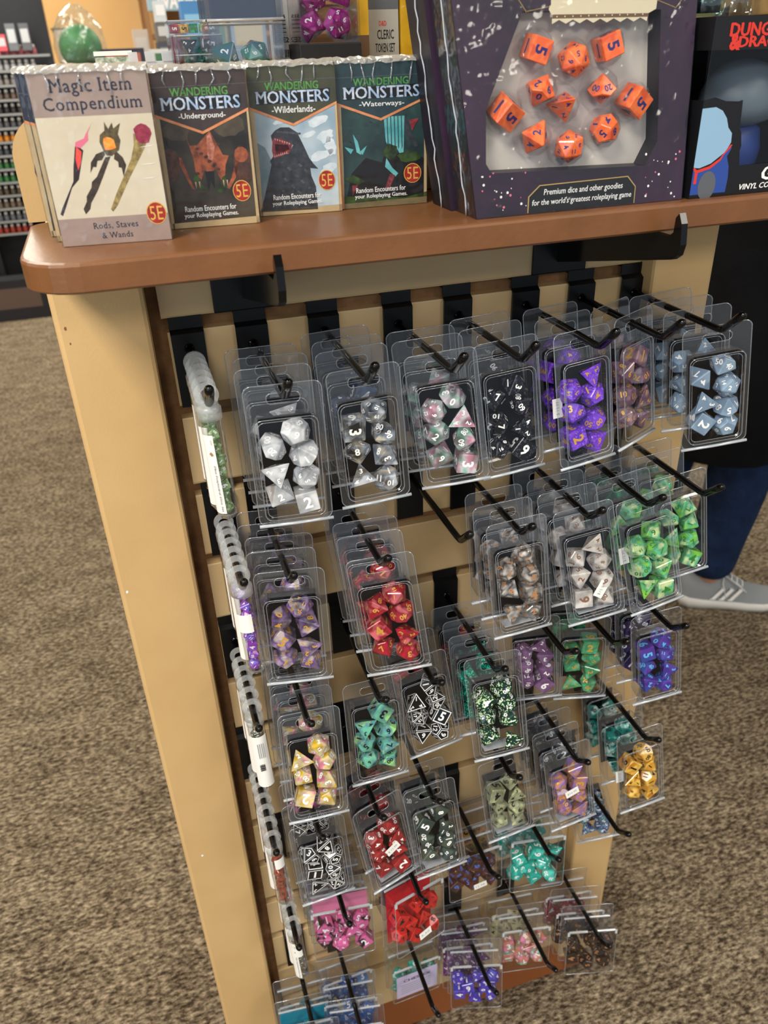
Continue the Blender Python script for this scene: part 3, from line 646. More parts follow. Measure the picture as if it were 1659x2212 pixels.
# ================================================================== TUBES OF MINI DICE
def tube_meshes():
    o = {}; b = MB(); n = 20
    vs = []; fs = []
    # round hanging ear with a hole, lying in the x,z plane
    for y in (-.0016, .0016):
        for rr, q in ((.0088, 0), (.0046, 0)):
            for i in range(n):
                a = 2*math.pi*i/n; vs.append((rr*math.cos(a), y, rr*math.sin(a)))
    def q4(a, bq): return [[a*n+i, a*n+(i+1) % n, bq*n+(i+1) % n, bq*n+i] for i in range(n)]
    fs = q4(0, 1)+q4(2, 3)+q4(0, 2)+q4(1, 3); b.add(vs, fs, M['frost'])
    b.lathe([(.0086, -.018), (.0088, -.010), (.0070, -.0075), (.004, -.007)], M['frost'], 18); o['cap'] = b.mesh('cap')
    b = MB(); b.lathe([(.0030, -.0985), (.0062, -.0975), (.0078, -.094), (.0080, -.018)], M['tubeclr'], 20, cap=False); o['tube'] = b.mesh('clear_tube')
    b = MB(); b.lathe([(.0016, -.0978), (.0055, -.0968), (.0070, -.0935)], M['ridge'], 18, cap=False); b.lathe([(.0082, -.094), (.0082, -.0934)], M['ridge'], 18, cap=False); o['base'] = b.mesh('tube_base')
    def wrap(a0, a1, z0, z1, r=.00825, m=M['sticker'], k=7):
        b = MB(); vs = []
        for i in range(k+1):
            a = math.radians(a0+(a1-a0)*i/k)
            for z in (z0, z1): vs.append((r*math.sin(a), -r*math.cos(a), z))
        b.add(vs, [[2*i, 2*i+2, 2*i+3, 2*i+1] for i in range(k)], m, smooth=True); return b
    o['side'] = wrap(-95, -15, -.092, -.028).mesh('side_label'); o['full'] = wrap(-70, 60, -.094, -.030).mesh('full_label'); o['tag'] = wrap(-60, 25, -.052, -.034, .0088).mesh('price_label')
    o['red'] = wrap(-20, 55, -.038, -.024, .0086).mesh('small_label')
    return o
TB = tube_meshes()
def mini_tube(c, r_, d, dk, i, n, deco=None, ry=0.0, rx=.0):
    hx, hz = HOOK[(c, r_)]
    pos = 'frontmost' if i == 0 else ('rearmost' if i == n-1 else '%s from front' % ['', 'second', 'third', 'fourth', 'fifth', 'sixth', 'seventh', 'eighth'][i])
    t = thing('mini_dice_tube', 'slim tube of %s, leftmost hook of %s row, %s' % (short(dk), ROWN[r_], pos), 'dice tube', (hx, -d, hz+.001), (rx, ry, RND.uniform(-.08, .08)), 'tubes of mini dice')
    link('cap', TB['cap'], t); link('clear_tube', TB['tube'], t); link('tube_base', TB['base'], t)
    ks = KINDS7[:]; RND.shuffle(ks)
    for q, k in enumerate(ks): die(k, dk, t, (RND.uniform(-.0007, .0007), RND.uniform(-.0007, .0007), -.090+q*.0098), .56 if k not in (20,) else .55)
    if deco: 
        for a in deco: link({'side': 'side_label', 'full': 'white_label', 'tag': 'price_label', 'red': 'price_label'}[a], TB[a], t)
    elif i % 3 == 1: link('side_label', TB['side'], t)
    return t
def label_text(t, lines, T):
    mb = MB()
    for s, u, v, w_, h_, m in lines: put_text(mb, s, u, v, w_, h_, m, T, 2)
    return mb.build('label_print', t)
TUBES = {1: ('LG', [.118, .103, .088, .074, .060, .047], ['side']), 2: ('PM', [.118, .103, .088, .073, .058, .044, .030], ['tag']), 3: ('SG', [.108, .091, .075, .060, .046, .032], ['full']),
         4: ('OB', [.122, .104, .088, .073, .058, .043, .029], ['red']), 5: ('SG', [.112, .094, .076, .058, .042, .027], ['side', 'tag'])}
for r_, (dk, ds, deco) in TUBES.items():
    for i, d in enumerate(ds):
        t = mini_tube(0, r_, d, dk if i < 3 else RND.choice([dk, 'SG', 'LG', 'OB']), i, len(ds), deco if i == 0 else None, ry=(.0 if i else -.03), rx=-.04)
        if i == 0 and r_ in (1, 5):
            mb = MB(); T = Matrix.Translation((-.0052, -.0067, -.030)) @ Euler((HP, HP, -.95), 'XYZ').to_matrix().to_4x4()
            T = Matrix.Translation((-.0050, -.00685, -.052)) @ Matrix.Rotation(-.9, 4, 'Z') @ Matrix.Rotation(HP, 4, 'X') @ Matrix.Rotation(-HP, 4, 'Z')
            put_text(mb, 'Mini Polyhedral Dice Set', 0, -.0004, .038, .0022, M['inkk'], T, 3)
            put_text(mb, '4205', -.021, .001, .004, .0013, M['grey_ink'], T, 3)
            blob(mb, -.0095, 0, .0018, .0018, INK['c'], T, 3, n=4)
            mb.build('label_print', t)
        if i == 0 and r_ == 3:
            mb = MB(); T = Matrix.Translation((.0008, -.00845, -.060)) @ Matrix.Rotation(.05, 4, 'Z') @ Matrix.Rotation(HP, 4, 'X') @ Matrix.Rotation(-HP, 4, 'Z')
            for q in range(9): mb.add([(.004+q*.0009, -.004, .0002), (.0044+q*.0009+.0002*(q % 3), -.004, .0002), (.0044+q*.0009+.0002*(q % 3), .001, .0002), (.004+q*.0009, .001, .0002)], [[0, 1, 2, 3]], M['inkk'], T)
            for q in range(4): mb.add([(-.022, .003-q*.0018, .0002), (-.004, .003-q*.0018, .0002), (-.004, .0024-q*.0018, .0002), (-.022, .0024-q*.0018, .0002)], [[0, 1, 2, 3]], M['grey_ink'], T)
            mb.build('label_print', t)

# ================================================================== GOODS ON THE SHELF
SZ = .0918
FT = Matrix.Rotation(HP, 4, 'X')         # print plane (u, v) -> local x, z on the face y = 0, facing -y
def MM(l): return [(a/1000, b/1000) for a, b in l]
P_ = {k: mat('print_'+k, c, .45, .4, var=v, vs=s) for k, c, v, s in [
    ('taupe', '#a18d84', '#97837b', 60), ('parch', '#d6cbb4', '#cfc3aa', 40), ('darkred', '#2a1316', None, 1), ('flame', '#e0323c', '#f05a48', 200), ('pinkr', '#e0708c', None, 1),
    ('bronze', '#6b5a34', '#3c3222', 300), ('gold', '#b09a5a', '#6a5630', 260), ('ember', '#f07020', '#f8b040', 300), ('rose', '#a8324e', '#7c1c38', 300), ('char', '#2c2018', '#4a3a28', 250),
    ('brown', '#3a2e2e', '#463a38', 60), ('olive', '#3e4030', '#4a4c38', 60), ('petrol', '#22363c', '#2c444a', 60), ('cave', '#1c1816', '#4c4438', 30), ('sky', '#8fa9ba', '#c6d4dc', 26), ('deep', '#1a2c30', '#2c4a48', 40),
    ('aqua', '#4aa4ac', '#7ac8cc', 90), ('moss', '#3c5a20', '#1c2a14', 150), ('skin', '#b4603c', '#6a3424', 160), ('skin2', '#5c3a2c', '#3a2620', 200), ('skin3', '#d89078', '#a05a44', 260), ('fog2', '#24383a', '#304c4c', 90), ('fog', '#3c342a', '#5a5040', 60), ('scale', '#3c4048', '#262a30', 220), ('scale2', '#555a64', '#3c4048', 200), ('hill', '#5e7684', '#7a909c', 60), ('cloud', '#dfe8ec', '#c4d4de', 120), ('mouth', '#a04048', '#5a2028', 250), ('tooth', '#d8a098', None, 1),
    ('orangeline', '#d8824e', '#e8a070', 150), ('fade', '#c8b48c', '#b8a078', 60), ('seal', '#b8281e', '#8e1a18', 200), ('sealgold', '#e0b050', None, 1), ('green', '#62a850', '#3f8a3e', 500), ('steel', '#dfe6f0', '#8fb0d8', 180), ('navy', '#24283a', None, 1),
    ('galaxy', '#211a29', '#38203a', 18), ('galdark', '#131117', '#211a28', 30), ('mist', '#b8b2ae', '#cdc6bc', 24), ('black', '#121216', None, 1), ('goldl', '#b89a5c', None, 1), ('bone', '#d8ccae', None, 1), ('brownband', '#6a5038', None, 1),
    ('lblue', '#8fb4d0', None, 1), ('royal', '#2c4a98', None, 1), ('redlogo', '#d8382c', None, 1), ('yel', '#e0b020', '#d0a018', 60), ('tan', '#a08050', '#7c5c34', 50), ('grey', '#5c6066', None, 1)]}
def seal(mb, u, v, T):
    blob(mb, u, v, .0062, .0068, P_['sealgold'], T, 4); blob(mb, u, v, .0057, .0063, P_['seal'], T, 5)
    put_text(mb, '5E', u-.0040, v-.0042, .0080, .0084, P_['sealgold'], T, 6)
def card_box(label, x, y, ang, w_, h_, dep, face, printer, edge=None, name='card_box'):
    t = thing(name, label, 'card box', (x, y, SZ), (0, 0, ang))
    MB().box((w_/2, dep/2, h_/2), (w_, dep, h_), face, bev=.0006).build('carton', t)
    mb = MB(); printer(mb, Matrix.Translation((0, -.0001, 0)) @ FT); mb.build('front_print', t)
    if edge:
        mb = MB(); edge(mb, Matrix.Translation((-.0001, dep, 0)) @ Matrix.Rotation(-HP, 4, 'Z') @ FT); mb.build('side_print', t)
    # shrink wrap: a loose wrinkled skin a little larger than the carton
    b = MB(); bm = bmesh.new(); bmesh.ops.create_cube(bm, size=1); bmesh.ops.scale(bm, vec=(w_+.0014, dep+.0014, h_+.0006), verts=bm.verts); bmesh.ops.translate(bm, vec=(w_/2, dep/2, h_/2+.0006), verts=bm.verts)
    b.bm(bm, M['wrap']); b.build('shrink_wrap', t)
    # crumpled fold of wrap along the top
    r = random.Random(int(x*1000)); b = MB(); n = 22; vs = []
    for j in range(5):
        for i in range(n+1):
            fx = i/n; yy = [-.0016, -.0012, dep*.3, dep*.7, dep+.001][j]; zz = [h_-.0012, h_+.0008, h_+.0024, h_+.0024, h_-.001][j]
            vs.append((-.001+fx*(w_+.002), yy+r.uniform(-.0005, .0005), zz+r.uniform(-.0007, .0007)))
    b.add(vs, [[j*(n+1)+i, j*(n+1)+i+1, (j+1)*(n+1)+i+1, (j+1)*(n+1)+i] for j in range(4) for i in range(n)], M['wraptop']); b.build('crumpled_wrap_fold', t)
    # wrinkle ridges of the film over the upper front
    b = MB()
    for q in range(5):
        u = w_*(.12+.18*q)+r.uniform(-.003, .003); L_ = r.uniform(.006, .016)
        b.tube([(u, -.0013, h_-.001), (u+r.uniform(-.002, .002), -.0018, h_-.001-L_*.5), (u+r.uniform(-.004, .003), -.0012, h_-.001-L_)], [.0003, .0006, .0002], M['ridge'], 6)
    b.build('wrap_wrinkles', t)
    return t
def magic(mb, T):
    W_, H_ = .0672, .0955
    poly(mb, [(0, 0), (W_, 0), (W_, H_), (0, H_)], P_['parch'], T, 1); poly(mb, [(0, .0735), (W_, .0735), (W_, H_), (0, H_)], P_['taupe'], T, 2); poly(mb, [(0, 0), (W_, 0), (W_, .0163), (0, .0163)], P_['taupe'], T, 2)
    put_text(mb, 'Magic Item', .0117, .0838, .046, .0095, P_['navy'], T, 3, bold=.012, serif=True, sp=1.1)
    put_text(mb, 'Compendium', .0062, .0745, .056, .0092, P_['navy'], T, 3, bold=.012, serif=True, sp=1.1)
    put_text(mb, 'Rods, Staves', .0206, .0088, .0272, .0044, P_['navy'], T, 3, bold=.01, serif=True, sp=1.1); put_text(mb, '& Wands', .0246, .0034, .0190, .0036, P_['navy'], T, 3, bold=.01, serif=True, sp=1.1)
    poly(mb, MM([(2.3, 19.5), (3.6, 18.3), (12.6, 34.5), (17.5, 38.8), (20.5, 46.8), (23.6, 54.9), (22.3, 56.2), (19.2, 57.3), (15.9, 46.0), (14.1, 38.0), (4.2, 23.0)]), P_['darkred'], T, 2)
    poly(mb, MM([(22.3, 56.2), (27.6, 60.3), (28.2, 64.5), (31.5, 69.5), (26.8, 63.8), (25.2, 61.4), (20.0, 59.7), (19.2, 57.3)]), P_['pinkr'], T, 2)
    poly(mb, MM([(19.9, 57.3), (22.4, 54.2), (20.8, 48.3), (18.3, 43.9), (18.0, 50.4)]), P_['flame'], T, 3)
    poly(mb, MM([(17.4, 18.5), (16.6, 21.7), (19.5, 26), (20.0, 29), (23.9, 33.8), (24.8, 37), (28.3, 39.7), (35.5, 50.5), (38.7, 50.8), (32.6, 40.5), (27.1, 31.6), (22, 25), (20.7, 21.5)]), P_['char'], T, 2)
    for p in ([(35.2, 54.0), (30.5, 52.5), (26.5, 48), (25.0, 42.0), (27.5, 45.5), (29.2, 45.2), (30.5, 48.7), (33.2, 49), (35.8, 52.0)], [(41.9, 54.2), (45.7, 50.0), (47.0, 45.5), (44.3, 39), (44.0, 44.0), (42.3, 44.5), (42.6, 47.5), (40.4, 49.2)]): poly(mb, MM(p), P_['char'], T, 2)
    poly(mb, MM([(35.2, 54.0), (33.9, 59), (34.8, 62.9), (38.0, 65.1), (38.6, 69.9), (40.3, 65.8), (43, 69.3), (43.2, 65.9), (47.7, 68.8), (45.3, 62.9), (46.2, 59.4), (44.3, 54.1), (39.5, 51.0), (36.5, 51.5)]), P_['bronze'], T, 3)
    blob(mb, .0391, .0578, .0039, .0038, P_['ember'], T, 4, 11, .35, seed=3)
    poly(mb, MM([(34.0, 19.0), (33.0, 20.6), (38.2, 29.8), (45.1, 40.3), (50.4, 48.6), (53.6, 56.5), (54.3, 62.9), (61.6, 58.1), (59.4, 54.0), (53.1, 45.5), (47.6, 38.0), (37.4, 22.5)]), P_['gold'], T, 2)
    blob(mb, .0598, .0623, .0052, .0052, P_['rose'], T, 3, 12, .25, seed=5)
    seal(mb, .0602, .0166, T)
    for a, b in ((.062, .045), (.061, .037), (.063, .055)): poly(mb, [(a-.007, b), (a, b+.0002), (a+.003, b+.0007), (a-.003, b+.0005)], M['wht'], T, 3)
def side_cards(h_, dep):
    def f(mb, T):
        poly(mb, [(0, .002), (dep, .002), (dep, h_-.030), (0, h_-.030)], P_['fade'], T, 1); poly(mb, [(0, h_-.030), (dep, h_-.030), (dep, h_-.028), (0, h_-.028)], P_['orangeline'], T, 2)
        poly(mb, [(0, h_-.028), (dep, h_-.028), (dep, h_), (0, h_)], P_['navy'], T, 1); poly(mb, [(dep*.15, .012), (dep*.85, .012), (dep*.85, h_-.034), (dep*.15, h_-.034)], P_['cave'], T, 2)
    return f
cardf = P_['taupe']
def monsters(sub, base, art):
    def f(mb, T):
        W_, H_ = .060, .0955; art(mb, T, W_, H_)
        poly(mb, [(0, .0700), (W_/2-.001, .0590), (W_, .0715), (W_, H_), (0, H_)], base, T, 4)
        poly(mb, [(0, .0688), (W_/2-.001, .0576), (W_, .0702), (W_, .0718), (W_/2-.001, .0593), (0, .0705)], P_['orangeline'], T, 5)
        poly(mb, [(0, .0852), (W_, .0858), (W_, .0861), (0, .0855)], P_['grey'], T, 5)
        put_text(mb, 'WANDERING', .0115, .0800, .0365, .0048, P_['green'], T, 6, bold=.018, serif=True)
        poly(mb, [(.0045, .0715), (.0555, .0725), (.0560, .0800), (.0050, .0790)], P_['black'], T, 5)
        put_text(mb, 'MONSTERS', .0052, .0720, .0500, .0076, P_['steel'], T, 6, bold=.02, serif=True)
        put_text(mb, '-'+sub+'-', .0150, .0660, .0300, .0042, M['wht'], T, 6, bold=.015)
        put_text(mb, 'Random Encounters for', .0105, .0103, .0345, .0036, M['wht'], T, 6, bold=.018)
        put_text(mb, 'your Roleplaying Games.', .0095, .0056, .0365, .0038, M['wht'], T, 6, bold=.018)
        seal(mb, .0500, .0215, T)
    return f
def frame_fade(mb, T, W_, H_):
    poly(mb, [(0, 0), (W_, 0), (W_, .0045), (0, .0035)], P_['fade'], T, 3)
    poly(mb, [(0, 0), (.0020, 0), (.0028, .03), (.0030, .0695), (0, .0705)], P_['fade'], T, 3)
    poly(mb, [(W_-.0022, 0), (W_, 0), (W_, .072), (W_-.0012, .072)], P_['fade'], T, 3)
def art_cave(mb, T, W_, H_):
    poly(mb, [(0, 0), (W_, 0), (W_, H_), (0, H_)], P_['cave'], T, 1)
    blob(mb, .0055, .0400, .0062, .0105, P_['skin2'], T, 2, 14, .15, seed=1); blob(mb, .0530, .0370, .0066, .0125, P_['skin2'], T, 2, 14, .15, seed=2); blob(mb, .0520, .0440, .0045, .0050, P_['skin'], T, 3, 10, .2)
    poly(mb, MM([(10, 45), (13, 35), (17, 25), (19, 24), (16, 33), (13, 44)]), P_['skin'], T, 2); poly(mb, MM([(48, 40), (44, 30), (40, 24), (42, 23), (47, 30), (50, 39)]), P_['skin'], T, 2)
    poly(mb, MM([(17.5, 57.9), (19.5, 51), (24.3, 51.4), (33.4, 59.3), (36, 54), (40.2, 44.4), (44, 44), (41, 38), (40.1, 31.7), (37, 29), (34, 36), (30, 33), (27, 36), (24, 30), (21, 33), (20.5, 44)]), P_['skin'], T, 3)
    poly(mb, MM([(31, 56), (33.4, 58), (35.5, 50), (33, 41), (30, 43)]), P_['skin3'], T, 4)
    for i in range(9): blob(mb, (22+(i*29 % 17))/1000, (34+(i*41 % 18))/1000, .0014, .0010, P_['skin2'], T, 4, 7, .4, seed=i)
    for a_, b_ in (((16, 58), (13, 66)), ((19, 52), (21, 64)), ((33, 59), (36, 68))): mb.add([(a_[0]/1000, a_[1]/1000, 4*LAY), (a_[0]/1000+.0006, a_[1]/1000, 4*LAY), (b_[0]/1000, b_[1]/1000, 4*LAY)], [[0, 1, 2]], P_['skin2'], T)
    blob(mb, .012, .060, .009, .006, P_['fog'], T, 2, 16, .3, seed=11); blob(mb, .046, .062, .010, .007, P_['fog'], T, 2, 16, .3, seed=12)
    for u in (19.5, 22, 38, 40.5): poly(mb, MM([(u, 29), (u+.9, 29), (u+.5, 24.5)]), P_['tooth'], T, 5)
    poly(mb, MM([(20, 36), (18.5, 29), (22, 24), (27, 23.5), (24, 27), (22, 33)]), P_['moss'], T, 4); poly(mb, MM([(40, 32), (41, 25), (37, 21), (33, 22), (36, 25), (38, 31)]), P_['moss'], T, 4)
    poly(mb, MM([(27, 35), (33, 35), (32, 24), (30, 29), (28, 23)]), P_['black'], T, 4); frame_fade(mb, T, W_, H_)
def art_wild(mb, T, W_, H_):
    poly(mb, [(0, 0), (W_, 0), (W_, H_), (0, H_)], P_['sky'], T, 1)
    poly(mb, MM([(0, 50), (5, 47), (8, 45), (11, 38), (14, 30), (12, 0), (0, 0)]), P_['hill'], T, 2)
    for i, (u, v, a, b_) in enumerate(((46, 60, 7, 3), (51, 50, 6, 4), (47, 38, 8, 3), (54, 44, 4, 6), (40, 52, 5, 2), (52, 29, 6, 3), (20, 61, 5, 1.5))): blob(mb, u/1000, v/1000, a/1000, b_/1000, P_['cloud'], T, 2, 15, .45, rot=.3, seed=i)
    poly(mb, MM([(12.8, 52.4), (16, 55.5), (19.9, 57.2), (26, 57), (31.2, 53.5), (34.4, 46.4), (38.4, 36.8), (41, 33), (44.3, 29.4), (38.6, 30.2), (39, 25), (41.7, 17.8), (42.2, 2.1), (0.3, 2.8), (4, 12), (7.5, 22), (11.4, 34.0), (10.4, 36.0), (13, 39), (24, 40.3), (27.8, 45.7), (16.9, 50.5), (13.5, 48)]), P_['scale'], T, 3)
    for i in range(26):
        u = 18+(i*37 % 20); v = 6+(i*53 % 30); blob(mb, u/1000, v/1000, .0011, .0008, P_['scale2'], T, 4, 6, .3, seed=i)
    for i in range(8): blob(mb, (18+i*2.1)/1000, (54.5-i*.25)/1000, .0012, .0007, P_['scale2'], T, 4, 7, .3, seed=i)
    poly(mb, MM([(13.9, 50.4), (19, 50.8), (27.2, 46.2), (24.9, 40.9), (13.4, 37.6), (12.6, 43)]), P_['mouth'], T, 4)
    poly(mb, MM([(15, 47), (24, 46), (25, 43), (15, 40)]), P_['black'], T, 4)
    for i in range(7): poly(mb, MM([(15+i*1.6, 50.6-i*.55), (16+i*1.6, 50.4-i*.55), (15.5+i*1.6, 49-i*.55)]), P_['tooth'], T, 5)
    for i in range(7): poly(mb, MM([(13.8+i*1.4, 38.6+i*.3), (14.8+i*1.4, 38.7+i*.3), (14.3+i*1.4, 40.2+i*.3)]), P_['tooth'], T, 5)
    frame_fade(mb, T, W_, H_)
def art_water(mb, T, W_, H_):
    poly(mb, [(0, 0), (W_, 0), (W_, H_), (0, H_)], P_['deep'], T, 1); poly(mb, MM([(31, 60), (45, 60), (44, 36), (36, 35), (32, 44)]), P_['aqua'], T, 2)
    for i in range(5): poly(mb, MM([(33+i*2.4, 60), (33.6+i*2.4, 60), (33.8+i*2.4, 40), (33.2+i*2.4, 38)]), P_['deep'], T, 3)
    for i in range(9): blob(mb, (6+(i*31 % 24))/1000, (44+(i*17 % 22))/1000, .0030, .0018, P_['fog2'], T, 2, 9, .4, seed=i)
    poly(mb, MM([(2, 0), (60, 0), (60, 30), (50, 36), (42, 34), (40, 38), (33, 43), (29, 30), (18, 34), (8, 24)]), P_['black'], T, 2)
    blob(mb, .0350, .0370, .0048, .0052, P_['moss'], T, 3, 11, .3, seed=8); blob(mb, .0480, .0330, .0080, .0040, P_['moss'], T, 3, 13, .3, seed=9)
    poly(mb, MM([(10, 50), (13, 45), (15, 36), (12, 38)]), P_['aqua'], T, 4); poly(mb, MM([(4, 42), (10, 40), (8, 37)]), P_['aqua'], T, 4); poly(mb, MM([(14, 38), (19, 42), (16, 36)]), P_['aqua'], T, 4)
    poly(mb, MM([(46, 62), (48, 52), (54, 40), (52, 39), (46, 48), (45, 55)]), P_['scale'], T, 4); poly(mb, MM([(48, 57), (55, 58), (50, 50)]), P_['mouth'], T, 5)
    poly(mb, MM([(32, 33), (36, 26), (40, 22), (38, 20), (31, 27)]), P_['aqua'], T, 4); poly(mb, MM([(34, 22), (38, 21), (33, 11), (31, 13)]), P_['mouth'], T, 4)
    poly(mb, MM([(3, 21), (9, 23), (17, 18), (12, 16), (6, 18)]), P_['moss'], T, 5); poly(mb, MM([(8, 16), (12, 16), (8, 9)]), P_['mouth'], T, 5)
    poly(mb, MM([(0, 0), (60, 0), (60, 8), (45, 5), (20, 7), (0, 9)]), P_['moss'], T, 3); frame_fade(mb, T, W_, H_)
    poly(mb, [(0, 0), (.0016, 0), (.0012, .070), (0, .070)], P_['orangeline'], T, 4)
card_box('cream card box titled Magic Item Compendium, frontmost of its stack at the left shelf end', -.0571, -.1002, -.11, .0672, .0975, .0175, cardf, magic, side_cards(.0955, .0175))
rear_art = monsters('Underground', P_['navy'], art_cave)
card_box('second card box right behind the Magic Item Compendium box, only its left edge showing', -.0612, -.0805, -.11, .0672, .0975, .0175, P_['navy'], rear_art, None)
card_box('rearmost card box in the stack behind the Magic Item Compendium box', -.0660, -.0608, -.11, .0672, .0975, .0175, P_['navy'], rear_art, None)
card_box('dark brown card box titled Wandering Monsters Underground with a horned beast', .0128, -.0742, -.072, .0602, .0952, .018, P_['brown'], monsters('Underground', P_['brown'], art_cave), None)
card_box('olive card box titled Wandering Monsters Wilderlands with a roaring grey reptile', .0772, -.0556, -.10, .0580, .0952, .018, P_['olive'], monsters('Wilderlands', P_['olive'], art_wild), None)
t = card_box('petrol green card box titled Wandering Monsters Waterways with a teal waterfall', .1378, -.0568, -.05, .0600, .0952, .018, P_['petrol'], monsters('Waterways', P_['petrol'], art_water), None); t.scale = (1.10, 1, 1)

# ---- two large dice gift boxes (leaning fronts), coordinates x, z on the front plane
KL = .10
def gy(z): return -.1385+KL*(z-SZ)
def lean(pts, lay=1): return [(x, gy(z)-lay*LAY-.0001, z) for x, z in pts]
def lpoly(mb, pts, m, lay): mb.add(lean(pts, lay), [list(range(len(pts)))], m)
LT = Matrix(((1, 0, 0, 0), (0, KL, -1, -.1385-KL*SZ-.0001), (0, 1, 0, 0), (0, 0, 0, 1)))
ZT = .262
def big_box(label, y0, front):
    t = thing('dice_gift_box', label, 'gift box', (.29, y0, SZ))
    def loc(o): o.location = (-.29, -(-.1385)-0 if False else .1385, -SZ); return o
    xl, xr, xlt, xrt, dp = .2105, .3728, .1905, .371, .0355
    fr = [(xl, SZ), (xr, SZ), (xrt, ZT), (xlt, ZT)]
    mb = MB(); win = [(.2435, .2115), (.2180, .158), (.2178, .1256), (.2218, .1196), (.340, .1165), (.3488, .132), (.3440, .2104)]
    # front panel with the window cut out
    bm = bmesh.new()
    def loop(p):
        v = [bm.verts.new((x, gy(z), z)) for x, z in p]; [bm.edges.new((v[i], v[(i+1) % len(v)])) for i in range(len(v))]
    loop(fr)
    if front: loop(win)
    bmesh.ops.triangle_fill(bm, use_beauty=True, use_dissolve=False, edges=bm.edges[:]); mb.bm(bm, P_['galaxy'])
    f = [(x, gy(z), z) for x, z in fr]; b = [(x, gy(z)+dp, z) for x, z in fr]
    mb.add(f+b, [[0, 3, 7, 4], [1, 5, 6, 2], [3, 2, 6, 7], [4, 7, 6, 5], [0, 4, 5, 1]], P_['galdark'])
    if front:
        # window reveal and pale inner backing
        a = [(x, gy(z), z) for x, z in win]; c = [(x*.985+.0043, gy(z)+.013, z*.99+.0016) for x, z in win]; n = len(a)
        mb.add(a+c, [[i, (i+1) % n, n+(i+1) % n, n+i] for i in range(n)], P_['galdark']); mb.add(c, [list(range(n))], P_['mist'])
    loc(mb.build('carton', t, fix=False))
    if front:
        mb = MB()
        lpoly(mb, [(.2485, .0925), (.2490, .1030), (.2575, .1098), (.3268, .1108), (.3336, .1036), (.3332, .0925)], P_['goldl'], 1)
        lpoly(mb, [(.2492, .0925), (.2498, .1027), (.2579, .1092), (.3264, .1102), (.3329, .1033), (.3325, .0925)], P_['black'], 2)
        put_text(mb, 'Premium dice and other goodies', .2608, .1020, .0620, .0050, M['wht'], LT, 3, bold=.006, shear=.15)
        put_text(mb, "for the world's greatest roleplaying game", .2520, .0958, .0782, .0050, M['wht'], LT, 3, bold=.006, shear=.15)
        # cream banner with scalloped hem and dotted gold border above the window
        hem = []
        for i in range(15):
            u = .2640+i*(.3335-.2640)/14; hem += [(u, .2040+(.0022 if i % 2 else 0))]
        lpoly(mb, [(.2630, .262), (.2630, .2165), (.2615, .2120), (.2640, .2085)]+hem+[(.3345, .2085), (.3400, .2108), (.3405, .2160), (.3405, .262)], P_['bone'], 2)
        lpoly(mb, [(.2640, .2070), (.3345, .2065), (.3345, .2085), (.2640, .2092)], P_['brownband'], 3)
        for i in range(12): lpoly(mb, [(.2670+i*.0057, .2076), (.2678+i*.0057, .2076), (.2678+i*.0057, .2084), (.2670+i*.0057, .2084)], P_['bone'], 4)
        def dots(a, b, n):
            for i in range(n):
                u = a[0]+(b[0]-a[0])*i/n; v = a[1]+(b[1]-a[1])*i/n; lpoly(mb, [(u-.0004, v), (u, v-.0004), (u+.0004, v), (u, v+.0004)], P_['goldl'], 3)
        dots((.2405, .2175), (.2457, .2112), 9); dots((.2457, .2112), (.263, .2137), 16); dots((.340, .2158), (.3550, .2112), 14); dots((.3550, .2112), (.3600, .2165), 8)
        lpoly(mb, [(.2405, .2640), (.2405, .2178), (.2457, .2116), (.2630, .2141), (.2630, .264)], P_['galaxy'], 2)
        r = random.Random(4)
        for i in range(46):
            u = r.choice([r.uniform(.214, .248), r.uniform(.338, .368)]); v = r.uniform(.094, .125); s = r.choice([.0004, .0006, .0009]); blob(mb, u, v, s, s, P_['pinkr'] if i % 3 == 0 else M['wht'], LT, 2, 7)
        loc(mb.build('front_print', t))
        mb = MB()
        for x, z in ((.2557, .1906), (.2831, .1838), (.3082, .1906), (.2592, .1668), (.3052, .1658), (.3306, .1572), (.2763, .1578), (.2341, .1553), (.2560, .1393), (.3087, .1411), (.2816, .1320)):
            y = gy(z)+.006; rr = .0120
            mb.add([(x+rr*math.cos(a)*q, y-d, z+rr*math.sin(a)*q) for q, d in ((1.15, -.006), (1.0, .003), (.7, .0055)) for a in [2*math.pi*i/10 for i in range(10)]], [[j*10+i, j*10+(i+1) % 10, (j+1)*10+(i+1) % 10, (j+1)*10+i] for j in range(2) for i in range(10)]+[[20+i for i in range(10)]], M['pet'], smooth=False)
        loc(mb.build('moulded_tray', t))
        for (x, z), k, rt, sc in zip(((.2557, .1906), (.2831, .1838), (.3082, .1906), (.2592, .1668), (.3052, .1658), (.3306, .1572), (.2763, .1578), (.2341, .1553), (.2560, .1393), (.3087, .1411), (.2816, .1320)),
                (6, 20, 6, 10, 100, 6, 4, 6, 8, 12, 20), ((.1, .3, .0), (.3, 0, .5), (-.05, -.35, 0), (.4, .2, .6), (.2, -.3, .4), (.2, .6, .3), (.6, .3, .8), (.5, .5, .4), (.4, .3, .2), (.7, .1, .5), (.1, .9, .3)), (1.0, .98, 1.0, 1.05, 1.0, 1.08, .95, 1.08, 1.05, .98, .95)):
            loc_ = (x-.29, gy(z)+.0045+.1385, z-SZ); die(k, 'ORG', t, loc_, sc, rt)
        mb = MB(); c = [(x, gy(z)-.0008, z) for x, z in fr]; mb.add(c, [[0, 1, 2, 3]], M['wrap']); c = [(x-.0006, gy(z)+q, z) for x, z, q in ((xl, SZ, 0), (xl, SZ, dp), (xlt, ZT, dp), (xlt, ZT, 0))]; mb.add(c, [[0, 1, 2, 3]], M['wrap']); loc(mb.build('shrink_wrap', t))
